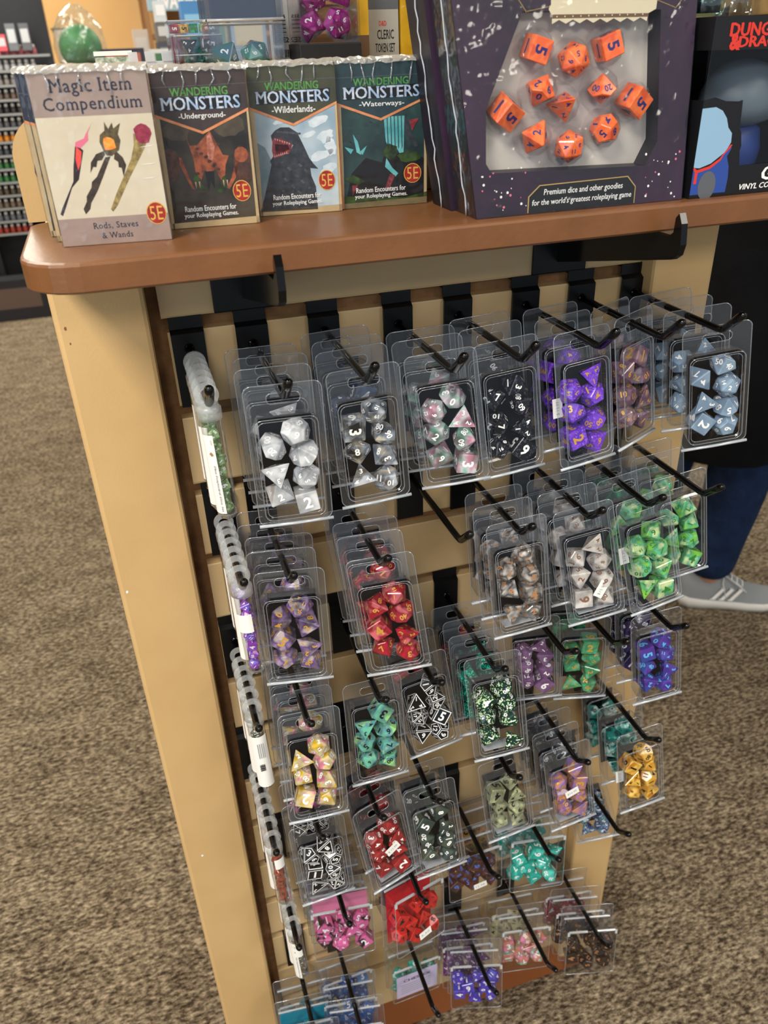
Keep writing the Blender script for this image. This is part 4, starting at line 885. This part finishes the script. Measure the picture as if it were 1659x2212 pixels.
    # wavy seam of the wrap running up the side
    mb = MB(); r = random.Random(int(abs(y0)*999)); pts = [((xl if True else 0)+(xlt-xl)*i/26-.0011+r.uniform(-.0006, .0006), gy(SZ+(ZT-SZ)*i/26)+dp*.42+r.uniform(-.0009, .0009), SZ+(ZT-SZ)*i/26) for i in range(27)]
    mb.tube(pts, [.0003+.0003*abs(math.sin(i*1.7)) for i in range(27)], M['edge'], 6); loc(mb.build('wrap_seam', t))
    return t
big_box('large dark purple gift box with a window onto eleven orange dice', -.1385, True)
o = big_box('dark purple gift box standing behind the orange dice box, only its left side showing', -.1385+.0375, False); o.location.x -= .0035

# ---- vinyl figure box
t = thing('vinyl_figure_box', 'black window box with red lettering and a grey figure, right end of shelf', 'figure box', (.378, -.140, SZ))
bw, bd, bh = .115, .088, .1135
mb = MB(); 
bm = bmesh.new()
def loop2(p):
    v = [bm.verts.new((x, 0, z)) for x, z in p]; [bm.edges.new((v[i], v[(i+1) % len(v)])) for i in range(len(v))]
loop2([(0, 0), (bw, 0), (bw, bh), (0, bh)]); wn = [(.0005, .0940), (.0005, .0640), (.032, .0620), (.0345, .045), (.0375, .030), (.0395, .0200), (.105, .0205), (.105, .0930)]
loop2(wn); bmesh.ops.triangle_fill(bm, use_beauty=True, use_dissolve=False, edges=bm.edges[:]); mb.bm(bm, P_['black'])
mb.add([(0, 0, 0), (0, bd, 0), (0, bd, .064), (0, 0, .064), (0, 0, .094), (0, bd, .094), (0, bd, bh), (0, 0, bh), (bw, 0, 0), (bw, bd, 0), (bw, bd, bh), (bw, 0, bh)], [[0, 1, 2, 3], [4, 5, 6, 7], [8, 11, 10, 9], [7, 6, 10, 11], [1, 9, 10, 6], [0, 8, 9, 1]], P_['black'])
mb.build('carton', t)
MB().add([(.0005, .0006, .02), (bw-.001, .0006, .02), (bw-.001, .0006, .094), (.0005, .0006, .094), (-.0001, .0006, .064), (-.0001, bd, .064), (-.0001, bd, .094), (-.0001, .0006, .094)], [[0, 1, 2, 3], [4, 5, 6, 7]], M['pet']).build('window_film', t)
mb = MB(); T = Matrix.Translation((0, -.0001, 0)) @ FT
put_text(mb, 'DUNGEONS', .0125, .1015, .062, .0082, P_['redlogo'], T, 2, bold=.05); put_text(mb, '&', .0135, .0935, .009, .0100, P_['redlogo'], T, 3, bold=.05); put_text(mb, 'DRAGONS', .0205, .0950, .056, .0068, P_['redlogo'], T, 2, bold=.05)
put_text(mb, 'GIFF', .0605, .0085, .030, .0100, M['wht'], T, 2, bold=.04, shear=.2); put_text(mb, 'VINYL COLLECTIBLE', .0425, .0030, .055, .0040, M['wht'], T, 2, bold=.03, shear=.2)
# plain printed colour panel: black surround, pale blue rounded shape over royal blue with a red edge
poly(mb, MM([(0, 65), (2, 64.2), (9, 65.6), (18, 63), (23, 60.8), (32.5, 63), (33.5, 52), (31, 49), (36, 42), (38, 33), (36, 24), (40, 14), (40, 1), (0, 1)]), P_['black'], T, 2)
poly(mb, MM([(0, 59), (11, 59.5), (17, 57), (21.5, 52), (24, 46), (28, 42), (28.5, 36), (25, 30), (14, 23), (5, 20.5), (0, 21)]), P_['lblue'], T, 3)
poly(mb, MM([(0, 21.5), (3, 19), (13, 21), (22, 26), (29, 33.5), (29.8, 32), (27, 27), (30, 20), (31, 12), (30.5, 2.5), (0, 2.5)]), P_['royal'], T, 3)
poly(mb, MM([(0, 21.5), (3, 19.3), (13, 21.3), (21, 26), (28.3, 34.5), (30, 34.5), (29.3, 33), (24, 28.2), (22, 24.5), (14, 19.5), (4, 17.4), (4, 10), (1.6, 10), (1.6, 17.8), (0, 19.7)]), P_['redlogo'], T, 4)
blob(mb, .0135, .0080, .0075, .0100, P_['grey'], T, 4)
mb.build('front_print', t)
fg = MB(); fg.rings([[(.062+r*math.cos(a)*1.0, .040+r*.8*math.sin(a), z) for a in [2*math.pi*i/20 for i in range(20)]] for r, z in ((.016, .043), (.027, .047), (.032, .056), (.031, .066), (.026, .076), (.017, .084), (.006, .0875))], mat('figure_grey', '#64727c', .4), close=True, smooth=True)
fg.build('figure_head', t); fg = MB(); fg.rings([[(.066+r*math.cos(a), .042+r*.7*math.sin(a), z) for a in [2*math.pi*i/20 for i in range(20)]] for r, z in ((.014, .002), (.020, .012), (.022, .026), (.019, .040), (.010, .047))], mat('figure_blue', '#2c4488', .4), close=True, smooth=True); fg.build('figure_body', t)
# goods standing on the figure box
t = thing('glass_jar', 'clear teal jar standing on the black figure box', 'jar', (.392, -.105, SZ+bh+.0006)); b = MB(); b.lathe([(.013, 0), (.0145, .003), (.0145, .020), (.011, .026), (.011, .034)], clear('teal_glass', (.7, .88, .86), .12, .8, .08, bump=.4, bs=80), 20); b.build('glass', t)
b = MB(); b.lathe([(.0118, .033), (.0118, .042)], M['blkplastic'], 20); b.build('lid', t); b = MB(); b.lathe([(.0118, .002), (.0125, .012)], mat('dark_beads', '#1f2a2c', .2), 14); b.build('contents', t)
t = thing('glass_jar', 'clear grey jar beside the teal jar on the black figure box', 'jar', (.4235, -.098, SZ+bh+.0006)); b = MB(); b.lathe([(.012, 0), (.0138, .003), (.0138, .024), (.010, .030)], clear('grey_glass', (.84, .88, .88), .12, .8, .08, bump=.4, bs=80), 20); b.build('glass', t); b = MB(); b.lathe([(.0115, .0295), (.0115, .038)], M['blkplastic'], 20); b.build('lid', t)
t = thing('wooden_box', 'tan wooden box on top of the black figure box, cut by the picture edge', 'box', (.462, -.095, SZ+bh+.0006)); b = MB(); b.box((0, 0, .026), (.040, .05, .052), P_['tan'], bev=.001); b.build('body', t); b = MB(); b.box((0, 0, .055), (.042, .052, .006), P_['tan'], bev=.001); b.build('lid', t)

# ================================================================== GOODS ON THE REAR DECK
DZ = .1787
CR = clear('crystal_plastic', (.93, .95, .98), .09, .8, .05, power=2.2)
def open_box(name, mb_, w_, d_, h_, t_, mtl=None):
    m = mtl or CR; b = MB()
    b.box((0, -d_/2, h_/2), (w_, t_, h_), m); b.box((0, d_/2, h_/2), (w_, t_, h_), m); b.box((-w_/2, 0, h_/2), (t_, d_, h_), m); b.box((w_/2, 0, h_/2), (t_, d_, h_), m); b.box((0, 0, t_/2), (w_, d_, t_), m); return b
def rimmed(w_, d_, z, r=.0008):
    b = MB(); p = [(-w_/2, -d_/2, z), (w_/2, -d_/2, z), (w_/2, d_/2, z), (-w_/2, d_/2, z), (-w_/2, -d_/2, z)]; b.tube(p, r, M['edge'], 6, False); return b
# big clear cube with two teal dice
t = thing('clear_dice_cube', 'tall clear cube with two marbled teal dice behind the Wilderlands box', 'dice box', (.108, .128, DZ))
open_box('b', None, .061, .04, .036, .0016).build('box', t); rimmed(.061, .04, .036).build('rim', t)
die(8, 'TL', t, (-.0175, -.008, .0120), 1.25, (.4, .5, .2)); die(20, 'TL', t, (.008, -.006, .0125), 1.15, (.2, .3, 1.0))
t = thing('clear_dice_cube', 'clear cube with a dark blue base stacked on the cube of teal dice', 'dice box', (.108, .128, DZ+.0375))
MB().box((0, 0, .010), (.055, .034, .018), mat('navy_plastic', '#2c3450', .3), bev=.0015).build('base', t); open_box('b', None, .063, .042, .05, .0016).build('box', t); rimmed(.063, .042, .001, .0012).build('rim', t)
# magenta dice cube on a black base
t = thing('magenta_dice_cube', 'clear cube of large magenta dice on a black base behind the Waterways box', 'dice box', (.179, .128, DZ))
MB().box((0, 0, .010), (.055, .044, .020), M['blkplastic'], bev=.0012).build('base', t)
b = open_box('b', None, .050, .040, .060, .0014); o = b.build('box', t); o.location.z = .0205
for k, x, z, rt in ((8, -.0125, .033, (.3, .2, .1)), (20, .0115, .034, (.1, .5, .2)), (20, -.010, .055, (.6, .2, 1)), (6, .0135, .057, (.1, .3, .1)), (12, .0, .074, (0, .4, .2))): die(k, 'MA', t, (x, -.006, z), 1.22, rt)
# label strip box, clear tall box
t = thing('barcode_box', 'narrow white box with printed text and a barcode behind the stacked clear cubes', 'box', (.1465, .16, DZ)); MB().box((0, 0, .035), (.014, .02, .070), M['paper'], bev=.0005).build('carton', t)
mb = MB(); T = Matrix.Translation((-.007, -.0102, 0)) @ FT
for q in range(8): poly(mb, [(.001+q*.0014, .010), (.0017+q*.0014+.0003*(q % 2), .010), (.0017+q*.0014+.0003*(q % 2), .016), (.001+q*.0014, .016)], M['inkk'], T, 1)
put_text(mb, 'SSE2', .001, .0215, .012, .004, M['inkk'], T, 1, bold=.03); put_text(mb, '0515', .001, .040, .010, .0025, M['inkk'], T, 1, bold=.02)
for q in range(4): poly(mb, [(.001, .029+q*.003), (.011, .029+q*.003), (.011, .0296+q*.003), (.001, .0296+q*.003)], M['inkk'], T, 1)
mb.build('front_print', t)
t = thing('clear_tall_box', 'empty clear tall box between the stacked cubes and the magenta dice cube', 'box', (.1665, .185, DZ)); open_box('b', None, .018, .03, .075, .0012).build('box', t); MB().box((0, 0, .008), (.015, .026, .013), M['blkplastic']).build('base', t)
t = thing('brown_side_box', 'thin box with a brown and yellow side right of the magenta dice cube', 'box', (.2185, .15, DZ)); MB().box((0, 0, .0125), (.008, .03, .025), P_['brownband']).build('base_band', t); MB().box((0, 0, .050), (.008, .03, .050), P_['yel']).build('carton', t)
t = thing('token_set_box', 'pale grey box lettered CLERIC TOKEN SET behind the Waterways box', 'box', (.2425, .165, DZ)); MB().box((0, 0, .035), (.030, .02, .070), mat('pale_grey_card', '#a8a69e', .6), bev=.0005).build('carton', t)
mb = MB(); T = Matrix.Translation((-.015, -.0102, 0)) @ FT; put_text(mb, 'CLERIC', .009, .0215, .016, .0075, M['inkk'], T, 1, bold=.01); put_text(mb, 'TOKEN SET', .007, .011, .019, .0072, M['inkk'], T, 1, bold=.01); put_text(mb, 'D&D', .011, .0320, .007, .004, P_['redlogo'], T, 1, bold=.02)
poly(mb, [(0, .045), (.030, .045), (.030, .07), (0, .07)], P_['grey'], T, 1); mb.build('front_print', t)
t = thing('yellow_box', 'bright yellow box standing beside the pale grey token set box', 'box', (.2660, .168, DZ)); MB().box((0, 0, .040), (.014, .03, .080), P_['yel'], bev=.0005).build('carton', t); MB().box((0, -.0005, .040), (.015, .031, .081), M['wrap']).build('shrink_wrap', t)
for i, (x, cl) in enumerate(((.279, P_['galdark']), (.293, P_['galaxy']), (.307, P_['galdark']))):
    t = thing('wrapped_box', 'dark purple shrink wrapped box %s behind the gift boxes' % ['nearest the yellow box', 'in the middle of three', 'rightmost of three'][i], 'box', (x, .16, DZ)); MB().box((0, 0, .040), (.0125, .09, .080), cl, bev=.0005).build('carton', t); MB().box((0, 0, .0404), (.0132, .0908, .081), M['wrap']).build('shrink_wrap', t)
# small square cubes with lilac label
t = thing('small_dice_cube', 'small clear dice box with a lilac printed label behind the Underground box', 'dice box', (.078, .20, DZ)); open_box('b', None, .040, .03, .0145, .0012).build('box', t); rimmed(.040, .03, .0145, .0006).build('rim', t)
mb = MB(); T = Matrix.Translation((-.018, -.0155, 0)) @ FT; poly(mb, [(0, 0), (.036, 0), (.036, .0075), (0, .0075)], M['lilac'], T, 1); put_text(mb, 'CHX 206', .008, .0035, .022, .0032, M['inkk'], T, 2, bold=.02); mb.build('printed_label', t)
for x in (-.010, .002, .012): die(RND.choice([10, 12, 8]), RND.choice(['DT', 'MX', 'NB']), t, (x, 0, .0115), .5)
t = thing('small_dice_cube', 'small clear box of black dice on top of the lilac labelled one', 'dice box', (.078, .20, DZ+.0155)); open_box('b', None, .040, .03, .014, .0012).build('box', t); rimmed(.040, .03, .014, .0006).build('rim', t)
die(4, 'BK', t, (-.009, 0, .0065), .75); die(6, 'BK', t, (.010, 0, .0075), .8, (0, .1, .2))
t = thing('small_dice_cube', 'small clear box of red, amber and green dice at the top of that pile', 'dice box', (.078, .235, DZ+.0)); open_box('b', None, .046, .03, .042, .0012).build('box', t); rimmed(.046, .03, .042, .0006).build('rim', t)
for x, k in ((-.017, 'RR'), (-.008, 'AM'), (.001, 'DGN'), (.011, 'GRN'), (.018, 'GY')): die(6, k, t, (x, 0, .036), .52, (0, 0, .1)); MB().box((x, 0, .016), (.008, .02, .028), dmat(k)).build('dice_row', t)
# castle shaped clear tray
t = thing('clear_tray', 'clear crenellated plastic tray behind the Magic Item Compendium box', 'tray', (.044, .27, DZ))
b = MB(); b.box((0, -.02, .0055), (.062, .002, .009), M['frost2']); b.box((0, .02, .0055), (.062, .002, .009), M['frost2']); b.box((0, 0, .001), (.062, .04, .0015), M['frost2'])
for q in range(4): b.box((-.0235+q*.0157, -.0195, .0142), (.0085, .006, .0085), M['frost2'], bev=.0004)
b.build('tray', t)
t = thing('green_white_box', 'low white and green box left of the clear crenellated tray', 'box', (.004, .31, DZ)); MB().box((0, 0, .0075), (.036, .02, .015), mat('mottled_green', '#3c5c3c', .5, var='#c8d0c4', vs=120), bev=.0005).build('carton', t); MB().box((0, 0, .018), (.037, .021, .004), M['paper']).build('lid', t)

# ================================================================== FAR GONDOLA AND BACKGROUND
t = thing('far_counter', 'pale counter beyond the rear deck carrying the green ball and boxes', 'counter', (.3, 2.6, FLOOR)); MB().box((0, 0, (.148-FLOOR)/2-.01), (.80, .7, .128-FLOOR), M['cream']).build('body', t); MB().box((.0, 0, .138-FLOOR), (.84, .74, .02), M['wood']).build('top', t)
CZ = .1482
t = thing('green_ball', 'large green ball in a crumpled clear plastic bag', 'toy', (-.035, 2.45, CZ)); b = MB(); b.lathe([(.004, .003)]+[(.058*math.sin(math.pi*i/14), .062-.060*math.cos(math.pi*i/14)) for i in range(1, 14)]+[(.003, .121)], mat('green_plush', '#2f8a3a', .6, var='#1f6a2c', vs=30, bump=.5, bs=60), 24); b.build('ball', t)
b = MB(); r = random.Random(9); pr = [(.050, .001), (.066, .03), (.070, .07), (.064, .11), (.045, .145), (.020, .165), (.012, .172)]; vs = []
for rr, z in pr:
    for i in range(22):
        k = 1+r.uniform(-.10, .10); a = 2*math.pi*i/22; vs.append((rr*k*math.cos(a), rr*k*math.sin(a), z+r.uniform(-.003, .003)))
b.add(vs, [[j*22+i, j*22+(i+1) % 22, (j+1)*22+(i+1) % 22, (j+1)*22+i] for j in range(6) for i in range(22)], clear('bag_film', (.95, .97, .96), .05, .45, .18, bump=1, bs=30, milky=.07, bdist=.01)); b.build('plastic_bag', t); t.scale = (1.14, 1.14, 1.08)
cols = ['#c8ccd0', '#3a4a6a', '#b85a4a', '#d8d0b8', '#6a7a8a', '#8aa8c8', '#c8a05a', '#4a8a6a', '#e0dcd0', '#9a6a8a', '#5a9ac8', '#d8a8a0']
def bgbox(name, label, x, y, z, wx, wy, hz, col, lid=None, group=None):
    t = thing(name, label, 'box', (x, y, z), group=group); MB().box((0, 0, hz/2), (wx, wy, hz), mat('card_'+col[1:], col, .6, var=None), bev=.001).build('carton', t)
    MB().box((0, -wy/2-.0004, hz*.55), (wx*.8, .0006, hz*.5), mat('label_'+(lid or '#d8d8d8')[1:], lid or '#d8d8d8', .6)).build('front_label', t); return t
bgbox('display_box', 'dark display box with a rainbow stripe below the green ball', .085, 2.32, CZ, .13, .08, .060, '#2c3040', '#b86a5a')
bgbox('display_box', 'white lidded box beside the rainbow striped box', .235, 2.36, CZ, .13, .1, .055, '#d8dcd8', '#4a7a58')
bgbox('paper_bag', 'small white paper box standing behind the rainbow striped box', .165, 2.62, CZ, .05, .05, .115, '#d8c8b8', '#e0d8d0')
for i, (x, z, wx, hz, c1, c2) in enumerate([(.245, 0, .07, .075, '#4a4e58', '#8a8e98'), (.245, .076, .065, .055, '#6a6660', '#c8c8c4'), (.235, .132, .035, .06, '#d0d8dc', '#f0f0f0'), (.345, 0, .085, .19, '#4a88c0', '#8ac0e0'), (.42, 0, .05, .20, '#c0b890', '#6a8a7a'), (.52, 0, .12, .19, '#9ab0c0', '#d8c8a0')]):
    bgbox('game_box', ['charcoal box at the left end of the far pile', 'grey box stacked on the charcoal box', 'small white bottle box topping the far pile', 'sky blue tall box in the far pile', 'narrow khaki box right of the sky blue box', 'wide pale blue box at the right of the far pile'][i], x, 2.55, CZ+z+.0002*(i in (1, 2)), wx, .08, hz, c1, c2, 'boxes on the far counter')
# tall dark shelving with boxes against the orange wall
t = thing('wall_shelving', 'brown shelving with coloured boxes against the orange wall', 'shelf unit', (1.35, 5.7, FLOOR))
for z in (.0, .5, 1.0, 1.45, 1.62, 1.95, 2.3): MB().box((0, 0, z+.02), (1.9, .4, .03), M['mdf']).build('shelf', t)
for x in (-.96, .96): MB().box((x, 0, 1.2), (.03, .42, 2.4), M['mdf']).build('upright', t)
r = random.Random(5)
for z in (1.655, 1.985):
    x = .45
    for i in range(9):
        wx = r.uniform(.07, .14)
        bgbox('game_box', '%s shelf box, %s from the left' % ('lower' if z < 1.9 else 'upper', ORD[i] if i < 8 else 'ninth'), x+wx/2, 5.6, FLOOR+z, wx-.01, .2, r.uniform(.16, .27), r.choice(cols), r.choice(cols), 'boxes on the wall shelving'); x += wx+.03
t = thing('wall_hanging', 'small grey scroll hanging on the orange wall behind the green ball', 'wall hanging', (-.10, 6.035, .20)); MB().box((0, 0, 0), (.2, .004, .30), mat('scroll_cloth', '#b8a898', .8)).build('cloth', t); MB().tube([(-.12, 0, .15), (.12, 0, .15)], .005, M['black']).build('rod', t); MB().tube([(-.11, 0, .15), (0, 0, .22), (.11, 0, .15)], .002, M['black']).build('cord', t)
t = thing('hanging_sign', 'pale blue lettered sign hanging near the far shelving', 'sign', (.60, 4.6, .47)); MB().box((0, 0, 0), (.52, .02, .17), mat('sign_blue', '#9ab8c4', .5), bev=.006).build('board', t)
mb = MB(); put_text(mb, 'WARHAMMER', -.21, -.075, .42, .07, M['wht'], Matrix.Translation((0, -.0105, 0)) @ FT, 2, bold=.04); mb.build('lettering', t)
t = thing('hobby_rack', 'tall black rack of small paint bottles at the far left', 'rack', (-.75, 4.95, FLOOR))
RX0, RX1 = -.62, .53
for x in (RX0, -.02, RX1): MB().box((x, .0, .95), (.03, .10, 1.9), M['blkplastic']).build('upright', t)
MB().box(((RX0+RX1)/2, .16, .95), (RX1-RX0, .012, 1.9), M['blkplastic']).build('back_panel', t); MB().box(((RX0+RX1)/2, .0, .03), (RX1-RX0+.1, .36, .06), M['blkplastic']).build('base', t)
rows = [(.205-.0725*i) for i in range(14)]
for z in rows:
    MB().box(((RX0+RX1)/2, .03, z-.004-FLOOR), (RX1-RX0, .17, .006), M['blkplastic']).build('shelf', t); MB().box(((RX0+RX1)/2, -.057, z-.006-FLOOR), (RX1-RX0, .003, .012), mat('shelf_strip', '#8c9090', .5)).build('label_strip', t)
rc = ['#b8606a', '#a8aaac', '#8c8886', '#6a5a50', '#2c2c30', '#5a5c62', '#d88a28', '#4c5058', '#3a7a44', '#3c8048', '#5a5040', '#7a6a5a', '#6c7078', '#a83c2c']
bb = MB(); bb.lathe([(.0145, 0), (.0150, .003), (.0150, .026), (.0085, .034)], BODY, 12); bbm = bb.mesh('paint_bottle_body'); bb = MB(); bb.lathe([(.0088, .034), (.0088, .047), (.0070, .050)], M['wht'], 10); bcm = bb.mesh('paint_bottle_cap')
capm = mat('cap_grey', '#c8ccd0', .5)
for i, z in enumerate(rows):
    x0 = -.54+.254*z-.03; mr_ = mat('paint_row_%s' % ['rose', 'silver', 'stone', 'umber', 'black', 'slate', 'amber', 'lead', 'green', 'moss', 'bark', 'tan', 'steel', 'rust'][i], rc[i], .35)
    for j in range(7):
        q = thing('paint_bottle', 'small %s paint bottle, %s in view on the %s rack row from the top' % (['rose', 'silver', 'stone grey', 'umber', 'black', 'slate', 'amber', 'lead grey', 'green', 'moss green', 'bark brown', 'tan', 'steel grey', 'rust red'][i], ORD[j], (ORD+['ninth', 'tenth', 'eleventh', 'twelfth', 'thirteenth', 'fourteenth'])[i].replace('leftmost', 'first')), 'paint bottle', (x0+j*.036, 4.925, z-.0008), group='paint bottles on the rack')
        o = link('body', bbm, q); o.material_slots[0].link = 'OBJECT'; o.material_slots[0].material = mr_; link('cap', bcm, q)
bgbox('hobby_case', 'glass fronted black case at the foot of the paint rack', -.72, 4.66, FLOOR+.0, .42, .14, .24, '#16181c', '#5c4a40')
for i, (x, z, c1) in enumerate(((-.40, .225, '#6a6e74'), (-.33, .225, '#5a5e64'), (-.46, .225, '#c8505a'))): bgbox('hobby_pack', ['grey carded pack at the top of the paint rack', 'slim grey pack beside it at the rack top', 'red pack at the rack top'][i], x, 4.90, z, .05, .03, .13 if i < 2 else .08, c1, '#b8bcc0', 'packs at the rack top')
t = thing('display_stand', 'dark display stand with orange printed boxes behind the person', 'stand', (2.30, 1.55, FLOOR)); MB().box((0, 0, .6), (.34, .4, 1.2), M['blkplastic'], bev=.005).build('body', t)
MB().tube([(-.2, -.22, .0), (-.2, -.22, 1.1)], .012, mat('grey_post', '#6a7074', .4, metal=.6)).build('post', t)
for i in range(4): MB().box((-.05, -.215, .06+i*.14), (.2, .03, .10), mat('orange_print_%s' % 'abcd'[i], ['#c8602c', '#8a3a24', '#c89a3a', '#3a2a24'][i], .5, var='#2c1c18', vs=20)).build('printed_box', t)

# ================================================================== PERSON
t = thing('person', 'person in long black top, dark blue jeans and grey trainers, right of the unit', 'person', (1.33, .85, FLOOR))
def skin(name, verts, edges, radii, m, parent, sub=2):
    me = bpy.data.meshes.new(name); me.from_pydata(verts, edges, []); o = bpy.data.objects.new(name, me); C.objects.link(o); o.parent = parent
    md = o.modifiers.new('s', 'SKIN'); md.use_smooth_shade = True
    for i, rr in enumerate(radii): me.skin_vertices[0].data[i].radius = rr if isinstance(rr, tuple) else (rr, rr)
    me.skin_vertices[0].data[0].use_root = True
    sb = o.modifiers.new('u', 'SUBSURF'); sb.levels = sub; sb.render_levels = sub; me.materials.append(m); return o
skinm = mat('skin_tone', '#b88a70', .5, .4); jeans = mat('dark_denim', '#15243f', .85, .15, var='#1c2e4e', vs=25, bump=.5, bs=30, bdist=.01); topm = mat('black_jersey', '#0c0d0f', .9, .1, var='#101114', vs=12, bump=.4, bs=14, bdist=.012)
shoeg = mat('grey_knit', '#8d9194', .8, .2, bump=.3, bs=900); sole = mat('white_sole', '#d8d8d2', .55, .3)
# local coordinates: origin on the floor under the front ankle; front = +x, slightly towards the viewer
A1 = (.010, -.045, .10); A2 = (-.10, .15, .10)
body_v = [(.06, .06, .90), (.06, .06, 1.05), (.055, .06, 1.25), (.05, .06, 1.42), (.07, .05, 1.50), (.085, .04, 1.56), (.095, .03, 1.66), (.045, -.02, .84), (.035, -.035, .50), A1, (.09, -.055, .035), (-.01, .10, .84), (-.035, .11, .50), A2, (-.02, .14, .035), (.02, -.13, 1.40), (.05, -.17, 1.14), (.19, -.13, .98), (.25, -.10, .96), (.04, .24, 1.40), (.05, .28, 1.14), (.19, .22, .98), (.25, .18, .96)]
body_e = [(0, 1), (1, 2), (2, 3), (3, 4), (4, 5), (5, 6), (0, 7), (7, 8), (8, 9), (9, 10), (0, 11), (11, 12), (12, 13), (13, 14), (3, 15), (15, 16), (16, 17), (17, 18), (3, 19), (19, 20), (20, 21), (21, 22)]
body_r = [(.11, .14), (.10, .12), (.10, .13), (.075, .09), .05, .075, .085, .078, .05, .035, .028, .078, .05, .035, .028, .05, .04, .03, .035, .05, .04, .03, .035]
skin('body', body_v, body_e, body_r, skinm, t)
skin('hair', [(.075, .035, 1.60), (.085, .033, 1.70), (.03, .045, 1.63)], [(0, 1), (0, 2)], [.085, .085, .06], mat('dark_hair', '#1c1410', .6), t)
skin('jeans', [(.05, .05, .88), (.06, -.03, .76), (.075, -.04, .52), (.050, -.045, .30), (.026, -.045, .175), (.020, -.048, .082), (-.01, .10, .76), (-.035, .11, .52), (-.055, .13, .30), (-.10, .15, .09)], [(0, 1), (1, 2), (2, 3), (3, 4), (4, 5), (0, 6), (6, 7), (7, 8), (8, 9)], [(.15, .15), .105, .092, .080, .070, .070, .105, .09, .078, .070], jeans, t)
b = MB(); R_ = []
for z, cx, cy, rx, ry in ((.50, .0, .05, .205, .235), (.53, .0, .05, .212, .24), (.70, .02, .05, .20, .23), (.95, .04, .055, .18, .21), (1.15, .05, .06, .175, .215), (1.32, .05, .06, .165, .23), (1.42, .055, .058, .135, .205), (1.47, .065, .052, .075, .09), (1.50, .07, .05, .062, .07)):
    R_.append([(cx+rx*math.cos(a)*(1+.025*math.sin(5*a)), cy+ry*math.sin(a)*(1+.025*math.sin(6*a)), z) for a in [2*math.pi*i/36 for i in range(36)]])
b.rings(R_, topm, cap=False, smooth=True); o = b.build('long_black_top', t)
skin('sleeve', [(.04, -.16, 1.38), (.055, -.20, 1.15), (.18, -.155, .99)], [(0, 1), (1, 2)], [.07, .06, .048], topm, t); skin('sleeve', [(.05, .26, 1.38), (.06, .31, 1.15), (.18, .25, .99)], [(0, 1), (1, 2)], [.07, .06, .048], topm, t)
def hand(px, py, pz, sy):
    v = [(px, py, pz), (px+.045, py, pz-.012)]; e = [(0, 1)]; rr = [.026, .022]
    for i, L_ in enumerate((.07, .078, .072, .058)):
        y = py+sy*(-.024+i*.016); k = len(v); v += [(px+.055, y, pz-.014), (px+.055+L_*.6, y, pz-.030), (px+.055+L_*.85, y, pz-.058)]; e += [(1, k), (k, k+1), (k+1, k+2)]; rr += [.0095, .0085, .007]
    k = len(v); v += [(px+.02, py-sy*.032, pz-.012), (px+.055, py-sy*.045, pz-.03)]; e += [(0, k), (k, k+1)]; rr += [.011, .009]
    return v, e, rr
for s_, yy in ((1, -.125), (-1, .205)):
    v, e, rr = hand(.24, yy, .975, s_); skin('hand', v, e, rr, skinm, t, 1)
def shoe(ox, oy, ang):
    T = Matrix.Translation((ox, oy, 0)) @ Matrix.Rotation(ang, 4, 'Z')
    # length stations: x, half width, sole bottom, sole top, upper height, upper centre narrowing
    ST = [(-.075, .018, .020, .045, .085), (-.068, .030, .008, .042, .105), (-.045, .037, .001, .036, .112), (-.01, .038, .000, .032, .098), (.03, .037, .0, .030, .104), (.07, .039, .0, .029, .088), (.11, .044, .0, .028, .066), (.15, .047, .002, .029, .055), (.18, .042, .006, .031, .050), (.20, .030, .013, .034, .045), (.208, .014, .021, .036, .040)]
    sl = MB(); sl.rings([[(x, -w_*1.06, zt), (x, -w_*1.10, (zb+zt)/2), (x, -w_*.98, zb+.001), (x, 0, zb), (x, w_*.98, zb+.001), (x, w_*1.10, (zb+zt)/2), (x, w_*1.06, zt), (x, 0, zt-.002)] for x, w_, zb, zt, h in ST], sole, T, close=True, smooth=True)
    up = MB(); R2 = []
    for x, w_, zb, zt, h in ST:
        ring = []
        for i in range(13):
            a = math.pi*i/12; k = .62 if x < .08 else .85
            ring.append((x, -w_*math.cos(a)*(1-.25*math.sin(a)), zt-.006+(h-zt+.006)*math.sin(a)**k))
        R2.append(ring)
    vs = [p for r in R2 for p in r]; fs = [[j*13+i, j*13+i+1, (j+1)*13+i+1, (j+1)*13+i] for j in range(len(R2)-1) for i in range(12)]
    up.add(vs, fs, shoeg, T, True); u = up.build('shoe', t); s2 = sl.build('sole', u)
    st = MB()
    for q in range(3):
        x = .022+q*.023; pts = []
        for sgn in (-1,):
            w_ = .0395+.0012*q
            a = [(x-.014, sgn*w_*1.01, .036), (x-.002, sgn*w_*1.01, .036), (x+.022, sgn*(w_*.90), .068), (x+.012, sgn*(w_*.90), .070)]
            st.add([(p[0], p[1]-.0012, p[2]) for p in a]+[(p[0], p[1]+.006, p[2]) for p in a], [[0, 1, 2, 3], [0, 4, 5, 1], [2, 6, 7, 3], [1, 5, 6, 2]], M['wht'], T)
    st.build('side_stripes', u)
    lc = MB()
    for q in range(4): lc.tube([(.045+q*.016, -.020, .099-q*.010), (.050+q*.016, 0, .104-q*.0105), (.045+q*.016, .020, .099-q*.010)], .0022, M['paper'], 6, T=T)
    lc.tube([(.040, -.020, .100), (.036, -.033, .085), (.048, -.041, .045)], .0013, M['paper'], 6, T=T); lc.tube([(.045, -.018, .100), (.078, -.036, .083), (.10, -.038, .062), (.07, -.030, .090)], .0018, M['paper'], 6, T=T)
    lc.build('laces', u)
shoe(.020, -.048, -.42); shoe(-.10, .152, -.25)
